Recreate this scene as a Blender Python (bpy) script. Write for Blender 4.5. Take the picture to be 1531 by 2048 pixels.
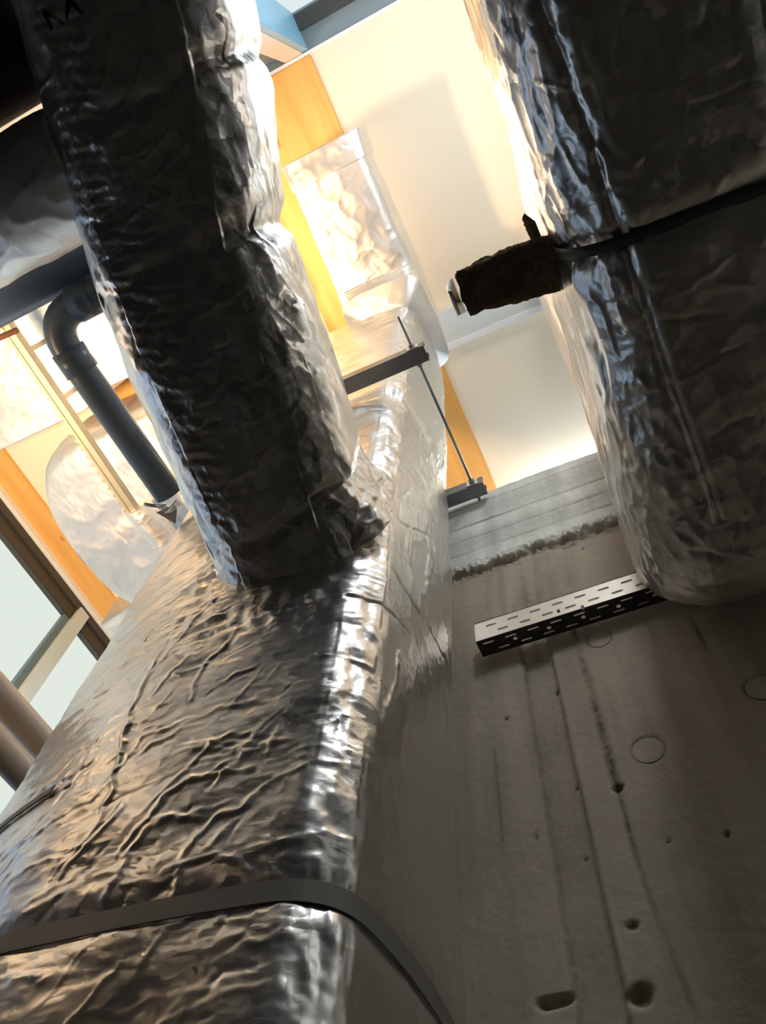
import bpy, bmesh, math, random
import numpy as np
from mathutils import Vector, Matrix
from mathutils.bvhtree import BVHTree

for _o in list(bpy.data.objects):
    bpy.data.objects.remove(_o, do_unlink=True)
S = bpy.context.scene
COL = S.collection
# Units are metres; x runs along the concrete wall, y towards it, z up.
# The phone is held at z = 0, floor at z = -1.6.

# ------------------------------------------------------------------ camera
AX_X = Vector((0.90661866, -0.34037387, -0.2493757))    # world axes seen from the
AX_Y = Vector((0.41718066, 0.81168845, 0.40880577))     # phone (right, down, forward)
AX_Z = Vector((0.06326857, -0.47466566, 0.87788929))
cam_data = bpy.data.cameras.new('camera')
cam = bpy.data.objects.new('camera', cam_data)
COL.objects.link(cam)
cam.matrix_world = Matrix(((AX_X[0], -AX_X[1], -AX_X[2], 0),
                           (AX_Y[0], -AX_Y[1], -AX_Y[2], 0),
                           (AX_Z[0], -AX_Z[1], -AX_Z[2], 0),
                           (0, 0, 0, 1)))
cam_data.sensor_width = 36
cam_data.lens = 1450 / 2048 * 36
cam_data.clip_start = 0.02
S.camera = cam

# ------------------------------------------------------------------ world, exposure
W = bpy.data.worlds.new('world'); S.world = W
W.use_nodes = True
W.node_tree.nodes['Background'].inputs[0].default_value = (0.75, 0.86, 1.0, 1)
W.node_tree.nodes['Background'].inputs[1].default_value = 0.6
S.view_settings.view_transform = 'Standard'
S.view_settings.look = 'None'
S.view_settings.gamma = 1
S.view_settings.use_curve_mapping = False
S.view_settings.exposure = 0.66

# strengths of the added unseen fill lamps (built below) and of the visible glazing
FILL_COOL = 25.0
FILL_WARM = 14.0
FILL_FAR = 11.0
FILL_SIDE = 3.5
FILL_WORK = 300.0
PANE_GLOW = 0.60

# ------------------------------------------------------------------ helpers
rng = np.random.default_rng(11)
random.seed(5)
_perm = rng.permutation(256)
_perm = np.concatenate([_perm, _perm, _perm])
_g = rng.normal(size=(256, 3)); _g /= np.linalg.norm(_g, axis=1)[:, None]

def pnoise(p, scale=1.0, off=0.0):
    q = np.asarray(p, float) * scale + off
    i = np.floor(q).astype(int); f = q - i
    w = f * f * f * (f * (f * 6 - 15) + 10)
    i &= 255
    r = 0
    for dx in (0, 1):
        for dy in (0, 1):
            for dz in (0, 1):
                h = _perm[_perm[_perm[i[:, 0] + dx] + ((i[:, 1] + dy) & 255)] + ((i[:, 2] + dz) & 255)]
                d = ((f - np.array((dx, dy, dz))) * _g[h]).sum(1)
                wx = w[:, 0] if dx else 1 - w[:, 0]
                wy = w[:, 1] if dy else 1 - w[:, 1]
                wz = w[:, 2] if dz else 1 - w[:, 2]
                r = r + d * wx * wy * wz
    return r

_cell = rng.random((256, 3))

def worley(p, scale=1.0, off=0.0):
    """distance to nearest feature point: facets with sharp ridges between cells"""
    q = np.asarray(p, float) * scale + off
    i = np.floor(q).astype(int)
    best = np.full(len(q), 9.0)
    for dx in (-1, 0, 1):
        for dy in (-1, 0, 1):
            for dz in (-1, 0, 1):
                c = i + np.array((dx, dy, dz)); cc = c & 255
                h = _perm[_perm[_perm[cc[:, 0]] + cc[:, 1]] + cc[:, 2]]
                d = ((c + _cell[h] - q) ** 2).sum(1)
                best = np.minimum(best, d)
    return np.sqrt(best)

def ridged(p, scale, off=0.0):
    return (1 - np.abs(pnoise(p, scale, off)) * 2.2).clip(0, 1) ** 3

def crumple(P, freq, off=0.0, n=6, stretch=(1, 1, 1)):
    """flat facets meeting in sharp creases: sum of warped triangular waves"""
    r = np.random.default_rng(int(off * 10) + 77)
    Q = P @ np.diag(stretch)
    Q = Q + (0.55 / freq) * np.stack([pnoise(Q, freq * 0.5, off + 1), pnoise(Q, freq * 0.5, off + 11), pnoise(Q, freq * 0.5, off + 23)], 1)
    h = np.zeros(len(P))
    for k in range(n):
        d = r.normal(size=3); d /= np.linalg.norm(d)
        t = Q @ d * freq * r.uniform(0.5, 1.5) + r.random()
        h += np.abs(2 * (t - np.floor(t + 0.5))) - 0.5
    return h / math.sqrt(n)

def fold(P, pts3, amp, width, drop=None):
    """tent-shaped crease of the given height along a polyline; drop = axis to ignore"""
    out = np.zeros(len(P))
    pts3 = np.array(pts3, float)
    if drop is not None:
        pts3[:, drop] = 0; P = P.copy(); P[:, drop] = 0
    lo = pts3.min(0) - 3 * width; hi = pts3.max(0) + 3 * width
    sel = np.where(((P > lo) & (P < hi)).all(1))[0]
    if not len(sel):
        return out
    Q = P[sel]
    jig = np.stack([pnoise(Q, 38, 5.1), pnoise(Q, 38, 17.3), pnoise(Q, 38, 31.7)], 1) * 0.010
    Q = Q + jig
    best = np.full(len(Q), 9.0); tt = np.zeros(len(Q))
    seg = np.linalg.norm(np.diff(pts3, axis=0), axis=1); tot = seg.sum(); acc = 0
    for k in range(len(pts3) - 1):
        a = pts3[k]; d = pts3[k + 1] - a
        t = ((Q - a) @ d / (d @ d + 1e-12)).clip(0, 1)
        dist = np.linalg.norm(Q - a - t[:, None] * d, axis=1)
        m = dist < best
        best[m] = dist[m]; tt[m] = ((acc + t * seg[k]) / tot)[m]
        acc += seg[k]
    taper = (np.sin(np.pi * (0.08 + 0.84 * tt))) ** 0.6
    out[sel] = amp * taper * (1 - best / width).clip(0, 1) ** 1.2
    return out

def mesh_obj(name, V, F, mat, parent=None, smooth=False):
    me = bpy.data.meshes.new(name)
    V = np.asarray(V, float)
    if isinstance(F, np.ndarray):
        n, k = F.shape
        me.vertices.add(len(V)); me.vertices.foreach_set('co', V.ravel())
        me.loops.add(n * k); me.loops.foreach_set('vertex_index', F.ravel().astype(np.int32))
        me.polygons.add(n)
        me.polygons.foreach_set('loop_start', np.arange(0, n * k, k, dtype=np.int32))
        me.polygons.foreach_set('loop_total', np.full(n, k, dtype=np.int32))
        me.update(calc_edges=True); me.validate()
    else:
        me.from_pydata([tuple(v) for v in V], [], F); me.update()
    if smooth:
        me.polygons.foreach_set('use_smooth', np.ones(len(me.polygons), dtype=bool))
    if mat is not None:
        me.materials.append(mat)
    o = bpy.data.objects.new(name, me)
    COL.objects.link(o)
    if parent is not None:
        adopt(o, parent)
    return o

def adopt(o, parent):
    """make o a child of parent, keeping world coordinates"""
    o.parent = parent
    root = parent
    while root.parent is not None:
        root = root.parent
    # parents never rotate: only the root empty carries a location
    if parent is root:
        o.matrix_parent_inverse = Matrix.Translation(-Vector(root.location))
    else:
        o.matrix_parent_inverse = Matrix.Identity(4)

def tag(o, label, cat, group=None):
    o['label'] = label; o['category'] = cat
    if group: o['group'] = group
    return o

def struct(o, label=None):
    o['kind'] = 'structure'
    if label: o['label'] = label
    return o

def thing(name, label, cat, loc, group=None):
    o = bpy.data.objects.new(name, None)
    o.empty_display_size = 0.05
    COL.objects.link(o); o.location = loc
    return tag(o, label, cat, group)

def box(name, x0, x1, y0, y1, z0, z1, mat, parent=None, bevel=0.0):
    bm = bmesh.new()
    v = [bm.verts.new(p) for p in ((x0, y0, z0), (x1, y0, z0), (x1, y1, z0), (x0, y1, z0),
                                   (x0, y0, z1), (x1, y0, z1), (x1, y1, z1), (x0, y1, z1))]
    for f in ((3, 2, 1, 0), (4, 5, 6, 7), (0, 1, 5, 4), (1, 2, 6, 5), (2, 3, 7, 6), (3, 0, 4, 7)):
        bm.faces.new([v[i] for i in f])
    if bevel:
        bmesh.ops.bevel(bm, geom=bm.edges[:], offset=bevel, segments=2, affect='EDGES')
    me = bpy.data.meshes.new(name); bm.to_mesh(me); bm.free()
    me.materials.append(mat)
    o = bpy.data.objects.new(name, me); COL.objects.link(o)
    if parent is not None: adopt(o, parent)
    return o

def tube(name, pts, r, mat, parent=None, n=20, cap=True, smooth=True):
    """round tube along a polyline"""
    pts = np.asarray(pts, float)
    rs = np.full(len(pts), r) if np.isscalar(r) else np.asarray(r, float)
    T = np.gradient(pts, axis=0); T /= np.linalg.norm(T, axis=1)[:, None]
    ref = np.array((0, 0, 1.0)) if abs(T[0][2]) < 0.9 else np.array((1.0, 0, 0))
    V = []
    nrm = np.cross(T[0], ref); nrm /= np.linalg.norm(nrm)
    for p, t, rr in zip(pts, T, rs):
        nrm = nrm - t * (nrm @ t); nrm /= np.linalg.norm(nrm)
        b = np.cross(t, nrm)
        for k in range(n):
            a = 2 * math.pi * k / n
            V.append(p + rr * (nrm * math.cos(a) + b * math.sin(a)))
    F = []
    for i in range(len(pts) - 1):
        for k in range(n):
            F.append((i * n + k, i * n + (k + 1) % n, (i + 1) * n + (k + 1) % n, (i + 1) * n + k))
    if cap:
        F.append(tuple(range(n))[::-1]); m = (len(pts) - 1) * n
        F.append(tuple(range(m, m + n)))
    return mesh_obj(name, V, F, mat, parent, smooth)

def arc_path(a, b, c, r, n=8):
    """polyline a-b-c with the corner b rounded"""
    a, b, c = (np.asarray(q, float) for q in (a, b, c))
    u = (a - b) / np.linalg.norm(a - b); w = (c - b) / np.linalg.norm(c - b)
    p0 = b + u * r; p1 = b + w * r
    out = [a]
    for k in range(n + 1):
        t = k / n
        out.append((1 - t) ** 2 * p0 + 2 * t * (1 - t) * b + t * t * p1)
    out.append(c)
    return out

def hexnut(name, c, axis, r, h, mat, parent=None):
    a = Vector(axis).normalized()
    q = a.to_track_quat('Z', 'Y').to_matrix()
    V = []
    for s in (-h / 2, h / 2):
        for k in range(6):
            V.append(tuple(Vector(c) + q @ Vector((r * math.cos(k * math.pi / 3), r * math.sin(k * math.pi / 3), s))))
    F = [tuple(range(5, -1, -1)), tuple(range(6, 12))] + [(k, (k + 1) % 6, 6 + (k + 1) % 6, 6 + k) for k in range(6)]
    return mesh_obj(name, V, F, mat, parent)

def perforated(name, x0, x1, rows, plane, mat, parent, thick=0.0015):
    """perforated strip lying along x. plane(s, t) -> point for s along x and t across.
    rows: list of (t0, t1, pitch, offset, half_len, half_h) ; each row is a band of slot cells"""
    V = []; F = []; idx = {}
    def vid(s, t):
        k = (round(s, 5), round(t, 5))
        if k not in idx:
            idx[k] = len(V); V.append(plane(*k))
        return idx[k]
    for (t0, t1, pitch, off, hl, hh) in rows:
        if hl <= 0:
            F.append((vid(x0, t0), vid(x1, t0), vid(x1, t1), vid(x0, t1))); continue
        x = x0 - off
        while x < x1:
            a = max(x, x0); b = min(x + pitch, x1); x += pitch
            if b - a < 1e-4: continue
            cx = (a + b) / 2; cy = (t0 + t1) / 2
            if b - a < pitch * 0.9:
                F.append((vid(a, t0), vid(b, t0), vid(b, t1), vid(a, t1))); continue
            rr = hh; st = hl - rr
            inner = []
            for k in range(4):
                ang = -math.pi / 2 + k * math.pi / 3
                inner.append((cx + st + rr * math.cos(ang), cy + rr * math.sin(ang)))
            for k in range(4):
                ang = math.pi / 2 + k * math.pi / 3
                inner.append((cx - st + rr * math.cos(ang), cy + rr * math.sin(ang)))
            dy = (t1 - t0) / 3
            outer = [(cx + st, t0), (b, t0), (b, t1), (cx + st, t1), (cx - st, t1), (a, t1), (a, t0), (cx - st, t0)]
            for k in range(8):
                p, q = outer[k], outer[(k + 1) % 8]
                r_, s_ = inner[(k + 1) % 8], inner[k]
                F.append((vid(*p), vid(*q), vid(*r_), vid(*s_)))
    o = mesh_obj(name, V, F, mat, parent)
    m = o.modifiers.new('thickness', 'SOLIDIFY'); m.thickness = thick; m.offset = 0
    return o

# ------------------------------------------------------------------ materials
def mat_new(name):
    m = bpy.data.materials.new(name); m.use_nodes = True
    nt = m.node_tree
    return m, nt, nt.nodes['Principled BSDF']

def mat_plain(name, col, rough=0.6, metal=0.0, var=0.06, scale=9.0, bump=0.0, bscale=60.0, spec=0.5):
    m, nt, b = mat_new(name)
    N = nt.nodes; L = nt.links
    tc = N.new('ShaderNodeTexCoord')
    no = N.new('ShaderNodeTexNoise'); no.inputs['Scale'].default_value = scale; no.inputs['Detail'].default_value = 5
    L.new(tc.outputs['Object'], no.inputs['Vector'])
    mx = N.new('ShaderNodeMix'); mx.data_type = 'RGBA'
    mx.inputs[6].default_value = (*[c * (1 - var) for c in col], 1)
    mx.inputs[7].default_value = (*[min(1, c * (1 + var)) for c in col], 1)
    L.new(no.outputs['Fac'], mx.inputs[0]); L.new(mx.outputs[2], b.inputs['Base Color'])
    b.inputs['Roughness'].default_value = rough; b.inputs['Metallic'].default_value = metal
    b.inputs['Specular IOR Level'].default_value = spec
    if bump:
        n2 = N.new('ShaderNodeTexNoise'); n2.inputs['Scale'].default_value = bscale; n2.inputs['Detail'].default_value = 6
        L.new(tc.outputs['Object'], n2.inputs['Vector'])
        bp = N.new('ShaderNodeBump'); bp.inputs['Strength'].default_value = bump; bp.inputs['Distance'].default_value = 0.01
        L.new(n2.outputs['Fac'], bp.inputs['Height']); L.new(bp.outputs['Normal'], b.inputs['Normal'])
    return m

def mat_foil(name, col=(0.80, 0.79, 0.77), rough=0.27, f1=0.16, f2=0.10, s1=22.0, s2=55.0, coarse=0.2, stretch=(1, 1, 1), rot=(0, 0, 0)):
    """crinkled aluminium foil facing: small flat facets of slightly different tilt, plus ridged creases"""
    m, nt, b = mat_new(name)
    N = nt.nodes; L = nt.links
    tc = N.new('ShaderNodeTexCoord'); ge = N.new('ShaderNodeNewGeometry')
    mp = N.new('ShaderNodeMapping'); mp.inputs['Scale'].default_value = stretch; mp.inputs['Rotation'].default_value = rot
    L.new(tc.outputs['Object'], mp.inputs['Vector'])
    def vm(op, x, y):
        n = N.new('ShaderNodeVectorMath'); n.operation = op
        for i, q in enumerate((x, y)):
            if q is None: continue
            if isinstance(q, (tuple, float)): n.inputs[i].default_value = q if isinstance(q, tuple) else (q, q, q)
            else: L.new(q, n.inputs[i])
        return n.outputs[0]
    wn = N.new('ShaderNodeTexNoise'); wn.inputs['Scale'].default_value = s1 * 0.8; wn.inputs['Detail'].default_value = 3
    L.new(mp.outputs['Vector'], wn.inputs['Vector'])
    warp = vm('ADD', mp.outputs['Vector'], vm('MULTIPLY', vm('SUBTRACT', wn.outputs['Color'], (0.5, 0.5, 0.5)), 1.3 / s1))
    n0 = N.new('ShaderNodeTexNoise'); n0.inputs['Scale'].default_value = 5; n0.inputs['Detail'].default_value = 2
    L.new(tc.outputs['Object'], n0.inputs['Vector'])
    zone = N.new('ShaderNodeMapRange'); zone.inputs[1].default_value = 0.38; zone.inputs[2].default_value = 0.66
    zone.inputs[3].default_value = 0.35; zone.inputs[4].default_value = 1.5
    L.new(n0.outputs['Fac'], zone.inputs[0])
    acc = None
    for sc, st in ((s1, f1), (s2, f2)):
        v = N.new('ShaderNodeTexVoronoi'); v.inputs['Scale'].default_value = sc
        L.new(warp, v.inputs['Vector'])
        t = vm('MULTIPLY', vm('SUBTRACT', v.outputs['Color'], (0.5, 0.5, 0.5)), 2.0 * st)
        acc = t if acc is None else vm('ADD', acc, t)
    zc = N.new('ShaderNodeCombineXYZ')
    for i in range(3): L.new(zone.outputs[0], zc.inputs[i])
    acc = vm('MULTIPLY', acc, zc.outputs[0])
    nv = N.new('ShaderNodeVectorMath'); nv.operation = 'NORMALIZE'
    L.new(vm('ADD', ge.outputs['Normal'], acc), nv.inputs[0])
    r1 = N.new('ShaderNodeTexNoise'); r1.noise_type = 'RIDGED_MULTIFRACTAL'
    r1.inputs['Scale'].default_value = s1 * 1.8; r1.inputs['Detail'].default_value = 3
    L.new(warp, r1.inputs['Vector'])
    b1 = N.new('ShaderNodeBump'); b1.inputs['Strength'].default_value = coarse; b1.inputs['Distance'].default_value = 0.004
    L.new(r1.outputs['Fac'], b1.inputs['Height']); L.new(nv.outputs[0], b1.inputs['Normal'])
    L.new(b1.outputs['Normal'], b.inputs['Normal'])
    mr = N.new('ShaderNodeMapRange'); mr.inputs[3].default_value = rough - 0.07; mr.inputs[4].default_value = rough + 0.10
    L.new(n0.outputs['Fac'], mr.inputs[0]); L.new(mr.outputs[0], b.inputs['Roughness'])
    b.inputs['Base Color'].default_value = (*col, 1); b.inputs['Metallic'].default_value = 1.0
    return m

def mat_emit(name, col, strength):
    m = bpy.data.materials.new(name); m.use_nodes = True
    nt = m.node_tree; nt.nodes.remove(nt.nodes['Principled BSDF'])
    e = nt.nodes.new('ShaderNodeEmission'); e.inputs[0].default_value = (*col, 1); e.inputs[1].default_value = strength
    nt.links.new(e.outputs[0], nt.nodes['Material Output'].inputs[0])
    return m

def mat_wood(name):
    m, nt, b = mat_new(name); N = nt.nodes; L = nt.links
    tc = N.new('ShaderNodeTexCoord')
    mp = N.new('ShaderNodeMapping'); mp.inputs['Scale'].default_value = (14, 0.9, 14)
    L.new(tc.outputs['Object'], mp.inputs['Vector'])
    n = N.new('ShaderNodeTexNoise'); n.inputs['Scale'].default_value = 1.4; n.inputs['Detail'].default_value = 6
    n.inputs['Distortion'].default_value = 0.6
    L.new(mp.outputs['Vector'], n.inputs['Vector'])
    cr = N.new('ShaderNodeValToRGB')
    cr.color_ramp.elements[0].color = (0.74, 0.36, 0.085, 1); cr.color_ramp.elements[0].position = 0.3
    cr.color_ramp.elements[1].color = (0.84, 0.47, 0.14, 1); cr.color_ramp.elements[1].position = 0.7
    L.new(n.outputs['Fac'], cr.inputs[0])
    # knots
    mk = N.new('ShaderNodeMapping'); mk.inputs['Scale'].default_value = (9, 4, 9)
    L.new(tc.outputs['Object'], mk.inputs['Vector'])
    v = N.new('ShaderNodeTexVoronoi'); v.inputs['Scale'].default_value = 0.9
    L.new(mk.outputs['Vector'], v.inputs['Vector'])
    k = N.new('ShaderNodeValToRGB')
    k.color_ramp.elements[0].color = (1, 1, 1, 1); k.color_ramp.elements[0].position = 0.05
    k.color_ramp.elements[1].color = (0, 0, 0, 1); k.color_ramp.elements[1].position = 0.12
    L.new(v.outputs['Distance'], k.inputs[0])
    mx = N.new('ShaderNodeMix'); mx.data_type = 'RGBA'
    L.new(k.outputs[0], mx.inputs[0]); L.new(cr.outputs[0], mx.inputs[6]); mx.inputs[7].default_value = (0.45, 0.19, 0.05, 1)
    L.new(mx.outputs[2], b.inputs['Base Color']); b.inputs['Roughness'].default_value = 0.55
    return m

def mat_concrete(name, col, dark=0.4, attr=True):
    m, nt, b = mat_new(name); N = nt.nodes; L = nt.links
    tc = N.new('ShaderNodeTexCoord')
    n1 = N.new('ShaderNodeTexNoise'); n1.inputs['Scale'].default_value = 3.5; n1.inputs['Detail'].default_value = 8; n1.inputs['Roughness'].default_value = 0.65
    L.new(tc.outputs['Object'], n1.inputs['Vector'])
    mp = N.new('ShaderNodeMapping'); mp.inputs['Scale'].default_value = (22, 22, 1.2)
    L.new(tc.outputs['Object'], mp.inputs['Vector'])
    n2 = N.new('ShaderNodeTexNoise'); n2.inputs['Scale'].default_value = 1; n2.inputs['Detail'].default_value = 5
    L.new(mp.outputs['Vector'], n2.inputs['Vector'])
    ad = N.new('ShaderNodeMath'); ad.operation = 'ADD'
    L.new(n1.outputs['Fac'], ad.inputs[0]); L.new(n2.outputs['Fac'], ad.inputs[1])
    cr = N.new('ShaderNodeValToRGB')
    cr.color_ramp.elements[0].position = 0.35; cr.color_ramp.elements[0].color = (*[c * 0.72 for c in col], 1)
    cr.color_ramp.elements[1].position = 0.68; cr.color_ramp.elements[1].color = (*[min(1, c * 1.18) for c in col], 1)
    hf = N.new('ShaderNodeMath'); hf.operation = 'MULTIPLY'; hf.inputs[1].default_value = 0.5
    L.new(ad.outputs[0], hf.inputs[0]); L.new(hf.outputs[0], cr.inputs[0])
    src = cr.outputs[0]
    if attr:
        ab = N.new('ShaderNodeAttribute'); ab.attribute_name = 'band_light'  # top band made paler and cooler in colour, standing in for light
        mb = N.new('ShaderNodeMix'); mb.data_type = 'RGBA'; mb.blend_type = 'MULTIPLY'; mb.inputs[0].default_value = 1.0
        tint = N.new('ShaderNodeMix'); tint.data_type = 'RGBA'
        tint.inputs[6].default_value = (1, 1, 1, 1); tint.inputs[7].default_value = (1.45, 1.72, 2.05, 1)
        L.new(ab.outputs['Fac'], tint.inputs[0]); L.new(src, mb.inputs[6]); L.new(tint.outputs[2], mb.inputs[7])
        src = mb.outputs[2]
        at = N.new('ShaderNodeAttribute'); at.attribute_name = 'stain'
        n3 = N.new('ShaderNodeTexNoise'); n3.inputs['Scale'].default_value = 90; n3.inputs['Detail'].default_value = 4
        L.new(tc.outputs['Object'], n3.inputs['Vector'])
        mr = N.new('ShaderNodeMapRange'); mr.inputs[1].default_value = 0.35; mr.inputs[2].default_value = 0.6
        mr.inputs[3].default_value = 0.45; mr.inputs[4].default_value = 1.0
        L.new(n3.outputs['Fac'], mr.inputs[0])
        mu = N.new('ShaderNodeMath'); mu.operation = 'MULTIPLY'
        L.new(at.outputs['Fac'], mu.inputs[0]); L.new(mr.outputs[0], mu.inputs[1])
        mx = N.new('ShaderNodeMix'); mx.data_type = 'RGBA'
        L.new(mu.outputs[0], mx.inputs[0]); L.new(src, mx.inputs[6]); mx.inputs[7].default_value = (0.09, 0.065, 0.04, 1)
        src = mx.outputs[2]
    L.new(src, b.inputs['Base Color']); b.inputs['Roughness'].default_value = 0.85
    n4 = N.new('ShaderNodeTexNoise'); n4.inputs['Scale'].default_value = 120; n4.inputs['Detail'].default_value = 6
    L.new(tc.outputs['Object'], n4.inputs['Vector'])
    bp = N.new('ShaderNodeBump'); bp.inputs['Strength'].default_value = 0.25; bp.inputs['Distance'].default_value = 0.004
    L.new(n4.outputs['Fac'], bp.inputs['Height']); L.new(bp.outputs['Normal'], b.inputs['Normal'])
    return m

M_FOIL = mat_foil('foil_facing', rough=0.35, f1=0.055, f2=0.06, s1=18, s2=105, coarse=0.07, stretch=(0.65, 1, 1.5), rot=(0, 0.35, 0))
M_FOIL_B = mat_foil('foil_facing_crumpled', rough=0.30, f1=0.09, f2=0.07, s1=30, s2=80, coarse=0.13, stretch=(1, 0.8, 1))
M_FOIL_S = mat_foil('foil_facing_smooth', col=(0.86, 0.82, 0.77), rough=0.45, f1=0.05, f2=0.03, s1=14, s2=40, coarse=0.08)
M_TAPE = mat_plain('aluminium_tape', (0.72, 0.72, 0.71), rough=0.33, metal=1.0, bump=0.15, bscale=35)
M_CONC = mat_concrete('cast_concrete', (0.52, 0.455, 0.365))
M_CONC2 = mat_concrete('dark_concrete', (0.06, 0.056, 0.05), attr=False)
M_CEIL = mat_plain('cream_ceiling_paint', (0.86, 0.76, 0.59), rough=0.8, var=0.015, scale=2)
M_WOOD = mat_wood('glued_spruce')
M_TRIMW = mat_plain('white_trim', (0.86, 0.87, 0.86), rough=0.45, var=0.02)
M_DARKP = mat_plain('anthracite_profile', (0.045, 0.043, 0.040), rough=0.45, var=0.1)
M_GREYP = mat_plain('grey_blue_profile', (0.22, 0.28, 0.31), rough=0.4, var=0.05)
M_BLUEF = mat_plain('blue_protective_film', (0.22, 0.50, 0.72), rough=0.35, var=0.06)
M_BEIGE = mat_plain('beige_post', (0.82, 0.72, 0.62), rough=0.6, var=0.03)
M_POST = mat_plain('pale_post', (0.62, 0.68, 0.67), rough=0.5, var=0.03)
M_GASK = mat_plain('blue_grey_gasket', (0.13, 0.20, 0.24), rough=0.5, var=0.1)
M_STEEL = mat_plain('dark_galvanised_steel', (0.20, 0.21, 0.22), rough=0.38, metal=0.85, var=0.15, scale=30)
M_ROD = mat_plain('threaded_zinc', (0.30, 0.34, 0.37), rough=0.35, metal=0.9, var=0.2, scale=60)
M_ZINC = mat_plain('bright_zinc', (0.72, 0.72, 0.70), rough=0.35, metal=0.9, var=0.1, scale=30)
M_TRAYL = mat_plain('galvanised_angle', (0.60, 0.56, 0.50), rough=0.42, metal=0.75, var=0.08, scale=20)
M_STRUT = mat_plain('strut_zinc_yellow', (0.45, 0.42, 0.31), rough=0.45, metal=0.6, var=0.08, scale=20)
M_BLUEP = mat_plain('slate_blue_plastic', (0.075, 0.115, 0.19), rough=0.38, var=0.2, scale=5)
M_GREYPIPE = mat_plain('grey_blue_plastic', (0.10, 0.13, 0.16), rough=0.36, var=0.12, scale=6)
M_BLACK = mat_plain('black_rubber_foam', (0.012, 0.012, 0.012), rough=0.8, var=0.2, bump=0.2)
M_WOOL = mat_plain('mineral_wool', (0.22, 0.17, 0.105), rough=1.0, var=0.45, scale=50, bump=1.0, bscale=130, spec=0.0)
M_STRAP = mat_plain('grey_strap', (0.24, 0.23, 0.21), rough=0.5, var=0.08)
M_STRAPD = mat_plain('dark_strap', (0.07, 0.07, 0.065), rough=0.5, var=0.08)
M_TAPEB = mat_plain('brown_tape', (0.40, 0.30, 0.24), rough=0.5, var=0.1)
M_BPIPE = mat_plain('beige_pipe', (0.58, 0.44, 0.31), rough=0.4, var=0.08)
M_INK = mat_plain('black_marker', (0.006, 0.006, 0.006), rough=0.6, var=0.1)
M_TRUNK = mat_plain('pale_trunking', (0.74, 0.80, 0.79), rough=0.5, var=0.02)
M_RUST = mat_plain('rusty_rod', (0.13, 0.045, 0.02), rough=0.7, var=0.3, scale=40)
M_PANE_L = mat_emit('frosted_daylight_pane', (0.80, 0.87, 0.80), PANE_GLOW)
M_PANE_B = mat_emit('added_sky_glow', (0.50, 0.71, 1.0), 0.52)
M_PANE_R = mat_emit('frosted_daylight_pane_rear', (0.80, 0.88, 0.90), PANE_GLOW)
M_PANE_F = mat_emit('added_far_glow_pane', (0.76, 0.89, 1.0), 2.0)
M_FILLC = mat_emit('added_cool_fill', (0.95, 0.97, 1.0), FILL_COOL)
M_FILLW = mat_emit('added_warm_fill', (1.0, 0.80, 0.58), FILL_WARM)
M_FILLS = mat_emit('added_side_fill', (0.95, 0.97, 0.95), FILL_SIDE)
M_FILLF = mat_emit('added_far_fill', (0.92, 0.97, 1.0), FILL_FAR)
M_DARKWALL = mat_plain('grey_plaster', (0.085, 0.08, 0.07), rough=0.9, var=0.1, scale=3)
M_SIDEWALL = mat_plain('light_grey_plaster', (0.42, 0.42, 0.40), rough=0.9, var=0.08, scale=3)
M_UPWALL = mat_plain('cream_plaster', (0.78, 0.72, 0.62), rough=0.85, var=0.02, scale=3)

# ------------------------------------------------------------------ the setting
ZC = 3.60      # underside of the ceiling
YR = -0.45     # rear edge of the ceiling
XL = -3.0      # left wall

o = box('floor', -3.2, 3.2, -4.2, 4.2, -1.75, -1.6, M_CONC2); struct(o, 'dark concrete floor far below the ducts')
o = box('ceiling', XL - 0.1, 3.1, YR, 4.2, ZC, ZC + 0.12, M_CEIL); struct(o, 'cream painted ceiling boards between timber beams')
o = box('trim_1', XL, 3.0, YR - 0.012, YR, ZC - 0.004, ZC + 0.12, M_TRIMW); struct(o, 'thin white edge trim along the ceiling')
o = box('wall_right', 3.0, 3.1, -4.1, 4.1, -1.6, ZC + 0.12, M_SIDEWALL); struct(o)
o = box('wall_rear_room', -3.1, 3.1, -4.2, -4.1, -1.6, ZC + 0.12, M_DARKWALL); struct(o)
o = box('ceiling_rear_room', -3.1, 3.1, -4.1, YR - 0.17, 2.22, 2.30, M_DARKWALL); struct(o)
o = box('wall_far', -3.1, 3.1, 4.1, 4.2, -1.6, 1.9, M_UPWALL); struct(o)
wf = box('window_3_added', -3.0, 3.0, 4.10, 4.16, ZC - 0.16, ZC + 0.12, M_GREYP); struct(wf, 'added unseen glowing glazing in the far wall beyond the concrete wall')  # added glowing window, out of view, to cool and brighten the far ceiling
for k in range(4):
    box('pane', -3.0 + 1.5 * k + 0.04, -1.5 + 1.5 * k - 0.04, 4.12, 4.135, 1.98, ZC - 0.16, M_PANE_F, wf)
    box('mullion', -3.0 + 1.5 * k - 0.04, -3.0 + 1.5 * k + 0.04, 4.08, 4.15, 1.9, ZC - 0.16, M_POST, wf)
box('sill_profile', -3.0, 3.0, 4.08, 4.16, 1.9, 1.98, M_GREYP, wf)

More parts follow.
